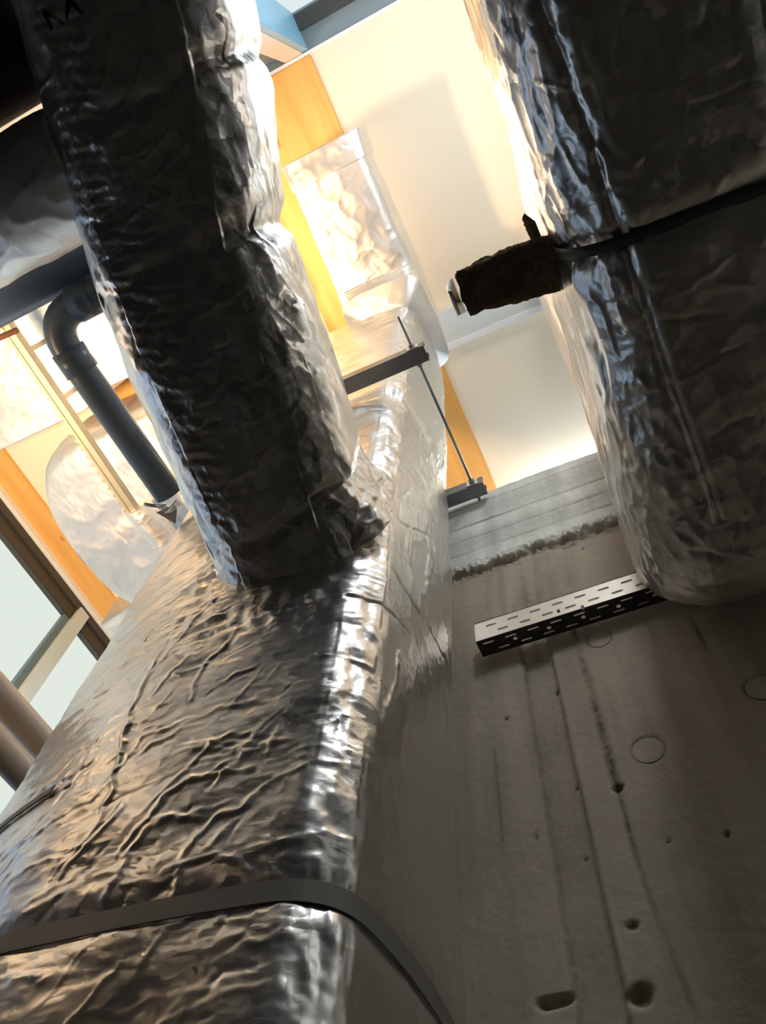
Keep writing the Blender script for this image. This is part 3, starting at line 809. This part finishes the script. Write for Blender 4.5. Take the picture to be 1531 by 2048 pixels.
# elbow on top of the tall duct, running back under the ceiling
def disp_soft(P, Nn, UV, s):
    return puff(UV, 0.012) + 0.006 * pnoise(P, 4, 3.0) + 0.0020 * ridged(P, 9, 1.0) + 0.0014 * ridged(P, 23, 4.0) + 0.0022 * crumple(P, 9, 2.0)
el = []
for k in range(9):
    t = k / 8 * math.pi / 2
    el.append(((-0.45, 0.42 + 0.24 * math.sin(math.pi / 2 - t) * 0 + 0.24 * math.cos(t) , 3.02 + 0.215 * math.sin(t)), EX,
               (0, math.cos(t), -math.sin(t)) if False else (0, math.cos(t), math.sin(t)), 0.165, 0.175 + 0.02 * math.cos(t), 0.04))
el = el + [((-0.448, 0.25, 3.235), EX, (0, 0, 1), 0.160, 0.172, 0.035), ((-0.445, -0.02, 3.235), EX, (0, 0, 1), 0.152, 0.165, 0.03)]
sweep('elbow_section', el, M_FOIL_S, 200, 220, lambda nx, ny: 1.0, disp_soft, tall, smooth_k=120)
sweep('end_collar', [((-0.445, 0.0, 3.24), EX, EZ, 0.160, 0.175, 0.03), ((-0.44, -0.10, 3.26), EX, EZ, 0.166, 0.18, 0.03)], M_FOIL_S, 120, 30, lambda nx, ny: 1.0, disp_soft, tall)

# strap round the tall duct, and a tail of brown tape above it
def band(name, z, w, mat, parent, pts, off=0.004):
    V = []; F = []
    for (x_, y_, zz) in pts:
        V += [(x_, y_, z + zz - w / 2), (x_, y_, z + zz + w / 2)]
    for i in range(len(pts) - 1):
        F.append((2 * i, 2 * i + 2, 2 * i + 3, 2 * i + 1))
    o = mesh_obj(name, V, F, mat, parent, False)
    m = o.modifiers.new('thickness', 'SOLIDIFY'); m.thickness = 0.002; m.offset = 0
    return o
tb = BVHTree.FromObject(tw, bpy.context.evaluated_depsgraph_get())
NR = 240; rad = np.zeros(NR)
for k in range(NR):                     # outline of the wrapping at strap height
    t = 2 * math.pi * k / NR
    d = Vector((math.cos(t), math.sin(t), 0))
    hit = tb.ray_cast(Vector((-0.69, 0.76, 0.45)) + d * 1.5, -d)
    rad[k] = 1.5 - hit[3] if hit[0] is not None else 0.3
XY = np.stack([np.cos(np.arange(NR) * 2 * math.pi / NR), np.sin(np.arange(NR) * 2 * math.pi / NR)], 1) * rad[:, None]
def hull(pts):
    pts = sorted(map(tuple, pts))
    def half(ps):
        out = []
        for p in ps:
            while len(out) > 1 and (out[-1][0] - out[-2][0]) * (p[1] - out[-2][1]) - (out[-1][1] - out[-2][1]) * (p[0] - out[-2][0]) <= 0: out.pop()
            out.append(p)
        return out[:-1]
    return np.array(half(pts) + half(pts[::-1]))
H = hull(XY); H = np.vstack([H, H[:1]])   # a taut strap follows the convex outline
cl = np.concatenate([[0], np.cumsum(np.linalg.norm(np.diff(H, axis=0), axis=1))])
XY = np.stack([np.interp(np.arange(NR) / NR * cl[-1], cl, H[:, j]) for j in range(2)], 1)
kk = np.hanning(13); kk /= kk.sum()
XY = np.stack([np.convolve(np.concatenate([XY[-6:, j], XY[:, j], XY[:6, j]]), kk, 'valid') for j in range(2)], 1)
nrm = XY / np.linalg.norm(XY, axis=1)[:, None]
ring = [(-0.69 + p[0] + 0.006 * n[0], 0.76 + p[1] + 0.006 * n[1], 0.004 * math.sin(k * 0.08)) for k, (p, n) in enumerate(zip(XY, nrm))]
band('strap', 0.450, 0.024, M_STRAP, tall, ring + ring[:1])
tail = []
for k in range(16):
    x_ = -1.02 + 0.20 * k / 15; z_ = 0.662 + 0.030 * k / 15
    hit = tb.ray_cast(Vector((x_, 0.0, z_)), Vector((0, 1, 0)))
    if hit[0] is not None: tail.append((x_, hit[0].y - 0.004, z_ - 0.645))
band('tape_tail', 0.645, 0.013, M_TAPEB, tall, tail)

# ---- branch duct leaving the tall duct towards the viewer
branch = thing('branch_duct', 'crumpled foil-wrapped branch duct leaving the tall upright duct, dark underneath', 'duct', (-0.52, 0.52, 1.15))
BR = [  # y, left x, right x, bottom z, top z
    (0.60, -0.672, -0.365, 1.035, 1.36), (0.50, -0.678, -0.350, 1.085, 1.38), (0.30, -0.692, -0.335, 1.165, 1.47),
    (0.10, -0.700, -0.328, 1.245, 1.57), (-0.02, -0.692, -0.315, 1.29, 1.62), (-0.15, -0.668, -0.270, 1.33, 1.68), (-0.30, -0.630, -0.232, 1.36, 1.72),
    (-0.45, -0.595, -0.195, 1.38, 1.74), (-0.9, -0.50, -0.10, 1.42, 1.78), (-1.6, -0.39, 0.01, 1.45, 1.8)]
def disp_branch(P, Nn, UV, s):
    under = UV[:, 3] < -0.5; right = UV[:, 2] > 0.2; left = UV[:, 2] < -0.2
    h = puff(UV, 0.014) + 0.008 * pnoise(P, 4, 2.0) + 0.0035 * pnoise(P, 10, 5.0)
    mask = np.exp(-((UV[:, 0] + 0.45 - 0.25 * pnoise(P, 4, 1)) / 0.26) ** 2) * under          # crinkled strip along the underside
    h += mask * (0.0042 * crumple(P, 34, 1.0, stretch=(0.7, 1.3, 1)) + 0.0016 * ridged(P, 45, 3.0))
    h += under * 0.0007 * ridged(P, 20, 9.0)
    edge = np.exp(-((UV[:, 2] - 0.6) / 0.35) ** 2) * (UV[:, 3] < 0.6)
    rough = (0.35 + 1.6 * pnoise(P, 4.5, 1.0)).clip(0, 1)
    h += edge * rough * 0.0080 * crumple(P, 22, 2.0, stretch=(1.2, 0.55, 1.2))
    h += right * (0.0035 * crumple(P, 20, 3.0, stretch=(1.1, 0.5, 1.1)) + rough * 0.0026 * ridged(P @ np.diag((1.2, .5, 1.2)), 26, 8.0))
    h += left * (0.0035 * crumple(P, 22, 4.0, stretch=(1, .45, 1)) + 0.008 * pnoise(P, 8, 1.7))
    # pinched joints
    for yc, dp, wd in ((0.02, 0.022, 0.020), (-0.24, 0.016, 0.018), (0.47, 0.020, 0.02)):
        h -= dp * np.exp(-((P[:, 1] - yc - 0.04 * pnoise(P, 8, yc)) / wd) ** 2) * (right * 1.0 + 0.25 * under)
    def gen(r):
        y0 = r.uniform(-0.4, 0.5); zb = np.interp(-y0, [-0.5, 0.4], [1.09, 1.38])
        x0 = r.uniform(-0.66, -0.40); L = r.uniform(0.03, 0.12)
        return [(x0, y0, zb), (x0 + L * 0.5, y0 + r.uniform(-0.015, 0.015), zb), (x0 + L, y0 + r.uniform(-0.03, 0.03), zb)], r.choice((-1, 1))
    h += under * rand_folds(P, 60, gen, 0.0022, 0.007, 8, 2)
    return h
st = [(((l + r) / 2, y, (b + t) / 2), EX, EZ, (r - l) / 2 - 0.012, (t - b) / 2 - 0.012, 0.085) for (y, l, r, b, t) in BR]
br = sweep('foil_wrap', st, M_FOIL_B, 430, 460, lambda nx, ny: 1.0 if (ny < 0.3) else 0.15, disp_branch, branch,
      vdens=lambda q: np.where(q[:, 1] < -0.5, 0.08, 1.0), smooth_k=500)
# collar where the branch is taped to the tall duct
def disp_collar(P, Nn, UV, s):
    return 0.007 * crumple(P, 22, 5.0) + 0.006 * pnoise(P, 8, 1.0) + 0.003 * ridged(P, 30, 2.0)
sweep('joint_collar', [((-0.515, 0.46, 1.250), EX, EZ, 0.160, 0.130, 0.08), ((-0.510, 0.50, 1.245), EX, EZ, 0.165, 0.135, 0.08), ((-0.505, 0.56, 1.235), EX, EZ, 0.180, 0.142, 0.08)],
      M_FOIL_B, 260, 70, lambda nx, ny: 1.0, disp_collar, branch)
# marker writing on the underside
bvh = BVHTree.FromObject(br, bpy.context.evaluated_depsgraph_get())
def on_under(x_, y_):
    hit = bvh.ray_cast(Vector((x_, y_, 0.2)), Vector((0, 0, 1)))
    return (hit[0].z if hit[0] is not None else 1.36) - 0.0025
def stroke(p, q, w=0.006):
    p = np.array(p); q = np.array(q); d = q - p; n = np.array((-d[1], d[0])); n = n / np.linalg.norm(n) * w / 2
    V = []; F = []
    for k in range(7):
        c = p + d * k / 6
        for sgn in (-1, 1):
            e = c + sgn * n * (0.8 + 0.3 * math.sin(k)); V.append((e[0], e[1], on_under(e[0], e[1])))
    for k in range(6): F.append((2 * k, 2 * k + 2, 2 * k + 3, 2 * k + 1))
    return mesh_obj('marker_stroke', V, F, M_INK, branch)
stroke((-0.5105, -0.4059), (-0.5141, -0.3772))
stroke((-0.5105, -0.4059), (-0.4921, -0.3781))
stroke((-0.4651, -0.4007), (-0.4825, -0.3774))
stroke((-0.4637, -0.4000), (-0.4552, -0.3749))

# ---- large overhead duct on the right: level run, then an elbow up beside the wall
over = thing('overhead_duct', 'large dark foil-wrapped overhead duct with rounded elbow turning up beside the concrete wall', 'duct', (0.27, 0.4, 1.08))
OZ = 1.295; OR = 0.215; OW = 0.185
st = []
for y, cx, zb in ((-1.8, 0.300, 1.10), (-0.6, 0.300, 1.10), (-0.2, 0.300, 1.09), (0.1, 0.295, 1.080), (0.4, 0.280, 1.065), (0.6, 0.268, 1.038), (0.775, 0.258, 1.012)):
    st.append(((cx, y, (zb + 1.51) / 2), EX, EZ, OW, (1.51 - zb) / 2 - 0.01, 0.11))
for k in range(1, 9):                      # rounded heel of the elbow
    t = k / 8 * math.radians(80); zb = 1.012 + 0.17 * (1 - math.cos(t))
    st.append(((0.256, 0.775 + 0.155 * math.sin(t), (zb + 1.51) / 2), EX, EZ, OW, (1.51 - zb) / 2 - 0.01, 0.11))
YE = 0.70; RC = 0.0
def disp_over(P, Nn, UV, s):
    left = UV[:, 2] < -0.2; under = UV[:, 3] < -0.4
    h = puff(UV, 0.012) + 0.008 * pnoise(P, 4, 7.0) + 0.003 * pnoise(P, 12, 2.0)
    h += left * (0.0034 * crumple(P, 18, 1.5, stretch=(1.2, 0.35, 1.2)) + 0.0022 * ridged(P @ np.diag((1.3, 0.4, 1.3)), 34, 3.0) + 0.005 * pnoise(P, 8, 4.0))
    crin = np.exp(-((UV[:, 0] + 0.62) / 0.2) ** 2) * under
    h += crin * (0.0030 * crumple(P, 32, 2.5) + 0.0016 * ridged(P, 40, 1.0))
    h += under * 0.0010 * ridged(P @ np.diag((.7, 1, 1)), 18, 5.0)
    right = UV[:, 2] > 0.3
    h += right * (0.006 * ridged(P @ np.diag((1, .5, 1)), 9, 2.0))
    # lengthwise seam along the left of the underside
    h -= 0.007 * np.exp(-((P[:, 0] - 0.175 - 0.02 * P[:, 1] + 0.006 * pnoise(P, 7, 3)) / 0.006) ** 2) * under * (P[:, 1] < 0.7)
    # circumferential wrinkles in the elbow
    e = sstep(0.60, 0.8, P[:, 1]) * (P[:, 2] < 1.35)
    h += e * 0.0022 * np.sin(P[:, 1] * 150 + 3 * pnoise(P, 6, 2.0)) * (0.2 + np.abs(pnoise(P, 5, 8.0)))
    h -= 0.010 * np.exp(-((P[:, 1] - 0.245) / 0.018) ** 2) * (P[:, 2] < 1.6)
    def gen(r):
        y0 = r.uniform(-0.3, 0.8); x0 = r.uniform(0.12, 0.40); L = r.uniform(0.03, 0.10)
        return [(x0, y0, 1.085), (x0 + L, y0 + r.uniform(-0.05, 0.05), 1.085)], r.choice((-1, 1))
    h += under * rand_folds(P, 40, gen, 0.0020, 0.008, 21, 2)
    return h
ow = sweep('foil_wrap', st, M_FOIL_B, 330, 520, lambda nx, ny: 1.0 if (nx < -0.2 or ny < -0.2) else 0.3, disp_over, over,
      vdens=lambda q: np.where(q[:, 1] < -0.5, 0.08, np.where(q[:, 2] > 2.2, 0.45, 1.0)))
sweep('riser', [((0.275 + 0.03 * (z - 1.4), 0.735, z), EX, EY, OW - 0.01, 0.200, 0.07) for z in (1.40, 2.2, 2.9, 3.55)], M_FOIL_S, 160, 220,
      lambda nx, ny: 1.0 if nx < 0.2 else 0.2, disp_soft, over)
# dark strap passing under the duct and up its far side
sp = []
for k in range(60):
    t = math.pi * (1.0 + k / 59)          # under half of the section
    cx = math.copysign(abs(math.cos(t)) ** 0.45, math.cos(t)); cz = math.copysign(abs(math.sin(t)) ** 0.45, math.sin(t))
    sp.append((0.290 + (OW + 0.012) * cx, 0.250 + 0.010 * cx, OZ + (OR + 0.004) * cz))
V = []; F = []
for (a, b, c) in sp: V += [(a, b - 0.0085, c), (a, b + 0.0085, c)]
for i in range(59): F.append((2 * i, 2 * i + 1, 2 * i + 3, 2 * i + 2))
o = mesh_obj('strap', V, F, M_STRAPD, over, True); m = o.modifiers.new('thickness', 'SOLIDIFY'); m.thickness = 0.002

# torn curl of mineral wool hanging out of the wrapping
wool = thing('insulation_scrap', 'torn brown mineral wool scrap tucked under the strap of the overhead duct', 'insulation', (0.06, 0.25, 1.16))
n1, n2 = 90, 60
V = np.zeros((n1 * n2, 3)); k = 0
uu = np.repeat(np.linspace(0, 1, n1), n2); tt = np.tile(np.linspace(0, 2 * math.pi, n2, endpoint=False), n1)
lx = 0.115 - 0.170 * uu
wy = 0.040 + 0.004 * np.sin(uu * 5); hz = 0.024
cy = 0.262 + 0.006 * np.sin(uu * 2.2) - 0.022 * uu
cyc = np.sign(np.cos(tt)) * np.abs(np.cos(tt)) ** 0.55; czc = np.sign(np.sin(tt)) * np.abs(np.sin(tt)) ** 0.55
B = np.stack([lx, cy + wy * cyc, 1.195 + 0.02 * np.sin(uu * 3.0) + hz * czc], 1)
nn = np.stack([np.zeros_like(tt), np.cos(tt), np.sin(tt)], 1)
hh = 0.004 * pnoise(B, 60, 2.0) + 0.003 * pnoise(B, 150, 4.0) + 0.006 * pnoise(B, 25, 7.0)
B = B + nn * hh[:, None]
endf = sstep(0.86, 1.0, uu)
B[:, 0] -= endf * (0.014 * pnoise(B, 40, 3.0) + 0.006 * pnoise(B, 110, 9.0))
i0 = np.arange(n1 - 1)[:, None] * n2; k0 = np.arange(n2)[None, :]; k1 = (k0 + 1) % n2
F = np.stack([i0 + k0, i0 + k1, i0 + n2 + k1, i0 + n2 + k0], -1).reshape(-1, 4)
F = [tuple(f) for f in F] + [tuple(range(n2))[::-1], tuple(range((n1 - 1) * n2, n1 * n2))]
mesh_obj('wool_body', B, F, M_WOOL, wool, True)
V = []; F = []
for k in range(14):                                    # foil facing curling off its end
    t = k / 13; a = 2.6 * t
    for s in (-1, 1):
        V.append((-0.062 - 0.014 * math.sin(a), 0.262 + (0.034 - 0.012 * t) * s * 0.9 - 0.012, 1.222 - 0.045 * t + 0.004 * math.cos(a * 2)))
for k in range(13): F.append((2 * k, 2 * k + 1, 2 * k + 3, 2 * k + 2))
o = mesh_obj('foil_backing', V, F, M_FOIL_S, wool, True); m = o.modifiers.new('thickness', 'SOLIDIFY'); m.thickness = 0.001
V = []; F = []
r = np.random.default_rng(4)
for k in range(12):                                    # ragged flap up the side of the duct
    t = k / 11; w = 0.020 * (1 - t) + 0.004 + 0.006 * r.random()
    V += [(0.078 - 0.006 * r.random(), 0.225 - 0.045 * t - 0.3 * w, 1.20 + 0.04 * t), (0.088, 0.232 - 0.04 * t + 0.3 * w, 1.19 + 0.04 * t)]
for k in range(11): F.append((2 * k, 2 * k + 1, 2 * k + 3, 2 * k + 2))
o = mesh_obj('torn_flap', V, F, M_WOOL, wool, False); m = o.modifiers.new('thickness', 'SOLIDIFY'); m.thickness = 0.008

# ---- small round duct teeing off to the left of the branch duct
sidet = thing('side_duct', 'round foil-wrapped side duct meeting the crumpled branch duct', 'duct', (-0.9, -0.22, 1.45))
def disp_round(P, Nn, UV, s):
    return 0.008 * pnoise(P, 6, 1.0) + 0.003 * ridged(P @ np.diag((.5, 1, 1)), 16, 2.0) + 0.004 * (worley(P @ np.diag((.5, 1, 1)), 16, 5.0) - 0.4)
sweep('foil_wrap', [((-0.62, -0.20, 1.475), EY, EZ, 0.108, 0.108, 0.107), ((-0.9, -0.205, 1.49), EY, EZ, 0.112, 0.112, 0.111), ((-2.9, -0.22, 1.53), EY, EZ, 0.112, 0.112, 0.111)],
      M_FOIL_S, 160, 260, lambda nx, ny: 1.0, disp_round, sidet, vdens=lambda q: np.where(q[:, 0] < -1.4, 0.15, 1.0))

bp = tube('insulated_pipe', [(-0.625, -0.43, 1.55), (-0.9, -0.43, 1.55), (-2.9, -0.43, 1.55)], 0.087, M_BLACK, n=28)
tag(bp, 'black rubber-insulated pipe meeting the near end of the branch duct', 'pipe')

# ---- plastic drain pipes
dp = thing('drain_pipe', 'thick dark slate blue drain pipe running to the side glazing', 'pipe', (-0.95, -0.089, 1.76))
tube('pipe_body', [(-0.55, -0.090, 1.76), (-1.4, -0.090, 1.76), (-2.9, -0.090, 1.76)], 0.059, M_BLUEP, dp, n=36)
tube('socket', [(-0.60, -0.090, 1.76), (-0.80, -0.090, 1.76)], 0.0615, M_BLUEP, dp, n=36)
gp = thing('waste_pipe', 'slim grey blue waste pipe with an elbow, running alongside the branch duct', 'pipe', (-0.99, 0.2, 1.70))
pth = arc_path((-0.55, -0.002, 1.70), (-1.0115, 0.002, 1.70), (-0.993, 0.520, 1.70), 0.090, 10)
tube('pipe_body', pth, 0.038, M_GREYPIPE, gp, n=28)
tube('socket', [(-1.008, 0.080, 1.70), (-1.006, 0.143, 1.70)], 0.0425, M_GREYPIPE, gp, n=28)
tube('socket', [(-0.87, 0.0, 1.70), (-0.925, 0.001, 1.70)], 0.0425, M_GREYPIPE, gp, n=28)
# bracket with bolt at the pipe end
bk = thing('pipe_bracket', 'small galvanised bracket and bolt at the end of the slim waste pipe', 'bracket', (-1.012, 0.544, 1.680))
mesh_obj('plate', [(-1.047, 0.548, 1.684), (-0.984, 0.548, 1.700), (-1.015, 0.599, 1.684), (-1.047, 0.548, 1.688), (-0.984, 0.548, 1.704), (-1.015, 0.599, 1.688)],
         [(2, 1, 0), (3, 4, 5), (0, 1, 4, 3), (1, 2, 5, 4), (2, 0, 3, 5)], M_ZINC, bk)
tube('bolt', [(-1.042, 0.503, 1.650), (-0.994, 0.560, 1.690)], 0.0055, M_ZINC, bk, n=10)
hexnut('nut', (-1.013, 0.538, 1.674), (0.045, 0.055, 0.03), 0.012, 0.010, M_ZINC, bk)
mesh_obj('wing', [(-1.015, 0.551, 1.670), (-0.973, 0.535, 1.684), (-0.976, 0.556, 1.700), (-1.010, 0.564, 1.692), (-1.015, 0.553, 1.668), (-0.973, 0.537, 1.682), (-0.976, 0.558, 1.698), (-1.010, 0.566, 1.690)],
         [(0, 1, 2, 3), (7, 6, 5, 4), (0, 4, 5, 1), (1, 5, 6, 2), (2, 6, 7, 3), (3, 7, 4, 0)], M_ZINC, bk)

# ---- foil ducts under the ceiling on the left
def disp_up(P, Nn, UV, s):
    return puff(UV, 0.02) + 0.012 * pnoise(P, 2.5, 3.0) + 0.004 * ridged(P, 5, 1.0) + 0.004 * crumple(P, 4, 9.0) + 0.0015 * ridged(P, 20, 2.0)
u1 = thing('ceiling_duct', 'foil-wrapped ceiling duct with square end above the slim waste pipe', 'duct', (-1.5, 0.0, 2.92))
sweep('foil_wrap', [((-1.57, 0.345, 3.20), EX, EZ, 0.25, 0.275, 0.05), ((-1.57, -0.40, 3.20), EX, EZ, 0.25, 0.275, 0.05)], M_FOIL_S, 200, 150, lambda nx, ny: 1.0, disp_up, u1)
u2 = thing('ceiling_duct', 'wide foil-wrapped ceiling duct beside the frosted side glazing, glinting white', 'duct', (-2.3, 0.0, 3.05))
sweep('foil_wrap', [((-2.27, 0.41, 3.30), EX, EZ, 0.40, 0.24, 0.06), ((-2.27, -0.40, 3.30), EX, EZ, 0.40, 0.24, 0.06)], M_FOIL_S, 200, 150, lambda nx, ny: 1.0, disp_up, u2)
u3 = thing('ceiling_duct', 'foil-wrapped ceiling duct with rounded shoulder behind the perforated strut', 'duct', (-1.9, 0.9, 2.92))
sh = []
for k in range(13):
    t = k / 12 * math.pi / 2
    sh.append(((-2.32 + 0.30 - 0.30 * math.cos(t) * 1.0, 1.0, 3.22), EY, EZ, 0.12 + 0.38 * math.sin(t) ** 0.7, 0.27, 0.07))
sh += [((-1.6, 1.0, 3.22), EY, EZ, 0.50, 0.27, 0.06), ((-1.08, 1.0, 3.22), EY, EZ, 0.50, 0.27, 0.06)]
sweep('foil_wrap', sh, M_FOIL_S, 220, 190, lambda nx, ny: 1.0, disp_up, u3)
u4 = thing('ceiling_duct', 'narrow foil-wrapped duct running on from the rounded shoulder duct past the glazing', 'duct', (-2.2, 1.6, 2.95))
sweep('foil_wrap', [((-2.28, 1.45, 3.24), EX, EZ, 0.26, 0.25, 0.06), ((-2.22, 2.9, 3.24), EX, EZ, 0.26, 0.25, 0.06)], M_FOIL_S, 140, 140, lambda nx, ny: 1.0, disp_up, u4)

# ---- perforated strut below those ducts
strut = thing('strut_channel', 'long toothed yellowish strut channel hanging below the ceiling ducts', 'strut', (-1.78, 0.3, 2.70))
box('web', -1.793, -1.757, -0.40, 0.845, 2.702, 2.706, M_STRUT, strut)
box('flange', -1.757, -1.753, -0.40, 0.845, 2.70, 2.738, M_STRUT, strut)
box('flange', -1.797, -1.793, -0.40, 0.845, 2.70, 2.738, M_STRUT, strut)
box('lip', -1.797, -1.784, -0.40, 0.845, 2.697, 2.701, M_STRUT, strut)
box('lip', -1.766, -1.753, -0.40, 0.845, 2.697, 2.701, M_STRUT, strut)
for yy in (0.06, 0.28):
    box('hanger_strap', -1.778, -1.772, yy, yy + 0.02, 2.706, 2.94, M_STRUT, strut)
V = []
for (x_, y_, z_) in ((-1.797, 0, 2.700), (-1.811, 0.004, 2.700), (-1.811, 0.014, 2.700), (-1.797, 0.018, 2.700)):
    V += [(x_, y_ - 0.02, z_), (x_, y_ - 0.02, z_ + 0.012)]
tooth = mesh_obj('tooth', V, [(0, 2, 4, 6), (7, 5, 3, 1), (0, 1, 3, 2), (2, 3, 5, 4), (4, 5, 7, 6), (6, 7, 1, 0)], M_STRUT, strut)
for k in range(1, 22):
    c = tooth.copy(); COL.objects.link(c); c.location.y = k * 0.0395
sl = thing('pipe_sleeve', 'short shiny foil sleeve at the end of the strut channel', 'sleeve', (-1.76, 0.95, 2.72))
sweep('foil_wrap', [((-1.768, 0.835, 2.745), EX, EZ, 0.050, 0.050, 0.049), ((-1.745, 1.03, 2.745), EX, EZ, 0.055, 0.055, 0.054)], M_FOIL_S, 60, 50, lambda nx, ny: 1.0, disp_soft, sl)
rr = tube('hanger_rod', [(-1.545, -0.013, 2.40), (-1.85, -0.030, 2.40), (-2.9, -0.09, 2.40)], 0.010, M_RUST, n=12)
tag(rr, 'rusty brown rod end crossing beneath the strut channel', 'rod')

# ---- beige pipes left of the tall duct
for zz, xx, w in ((1.245, -1.40, 'upper'), (1.150, -1.40, 'lower')):
    t = thing('service_pipe', 'beige service pipe passing behind the tall duct, %s of the pair' % w, 'pipe', (xx, 0.7, zz), 'beige pipes behind the tall duct')
    tube('pipe_body', arc_path((xx, 0.20 + (1.245 - zz), -1.6), (xx, 0.20 + (1.245 - zz), zz), (xx, 4.08, zz), 0.12, 10), 0.036, M_BPIPE, t, n=28)

# ---- clamp of strut rails and threaded rod round the tall duct
hg = thing('duct_clamp', 'dark steel strut rails and threaded rod clamping the tall duct', 'hanger', (-0.6, 0.74, 1.94))
def rail(y0, y1):
    t = box('rail', -1.01, -0.236, y0, y1, 1.930, 1.9335, M_STEEL, hg)
    for nm, a in (('rail_flange', (y0, y0 + 0.003)), ('rail_flange', (y1 - 0.003, y1))):
        c = box(nm, -1.01, -0.236, a[0], a[1], 1.9335, 1.968, M_STEEL); adopt(c, t)
    for a in ((y0, y0 + 0.011), (y1 - 0.011, y1)):
        c = box('rail_lip', -1.01, -0.236, a[0], a[1], 1.968, 1.971, M_STEEL); adopt(c, t)
    return t
rail(0.478, 0.522); rail(0.922, 0.963)
tube('threaded_rod', [(-0.268, 0.385, 1.950), (-0.268, 0.7, 1.950), (-0.268, 0.9985, 1.950)], 0.0042, M_ROD, hg, n=12)
for y in (0.471, 0.528, 0.915, 0.969):
    hexnut('nut', (-0.268, y, 1.950), (0, 1, 0), 0.009, 0.008, M_ROD, hg)
for y in (0.4765, 0.9205, 0.9645):
    box('washer', -0.285, -0.251, y - 0.001, y + 0.001, 1.934, 1.966, M_ZINC, hg)

# ---- perforated angle tray on the concrete wall
tray = thing('cable_tray', 'perforated steel angle tray fixed across the concrete wall', 'cable tray', (0.1, 0.97, 1.25))
X0, X1 = -0.304, 0.60; TY0, TY1, TZ0, TZ1 = 0.950, 0.994, 1.252, 1.312
perforated('bottom_flange', X0, X1, [(0, .006, .05, 0, 0, 0), (.006, .016, .05, .00, .0125, .0022), (.016, .028, .0745, .030, .0052, .0050), (.028, .038, .05, .022, .0125, .0022), (.038, .044, .05, 0, 0, 0)],
           lambda s, t: (s, TY0 + t, TZ0), M_DARKP, tray)  # underside coloured darker than the front flange to stand in for shade
perforated('front_flange', X0, X1, [(0, .010, .05, 0, 0, 0), (.010, .024, .05, .012, .0125, .0034), (.024, .034, .05, 0, 0, 0), (.034, .048, .05, .037, .0125, .0034), (.048, .060, .05, 0, 0, 0)],
           lambda s, t: (s, TY0, TZ0 + t), M_TRAYL, tray)
box('rim', X0, X1, TY0 - 0.001, TY0 + 0.010, TZ1, TZ1 + 0.003, M_DARKP, tray)
for k, xx in enumerate((-0.12, -0.07)):
    box('clip', xx, xx + 0.006, TY0 - 0.003, TY0 + 0.003, TZ0 - 0.008 + 0.02 * (k == 0), TZ0 + 0.006 + 0.012 * (k == 0), M_DARKP, tray)
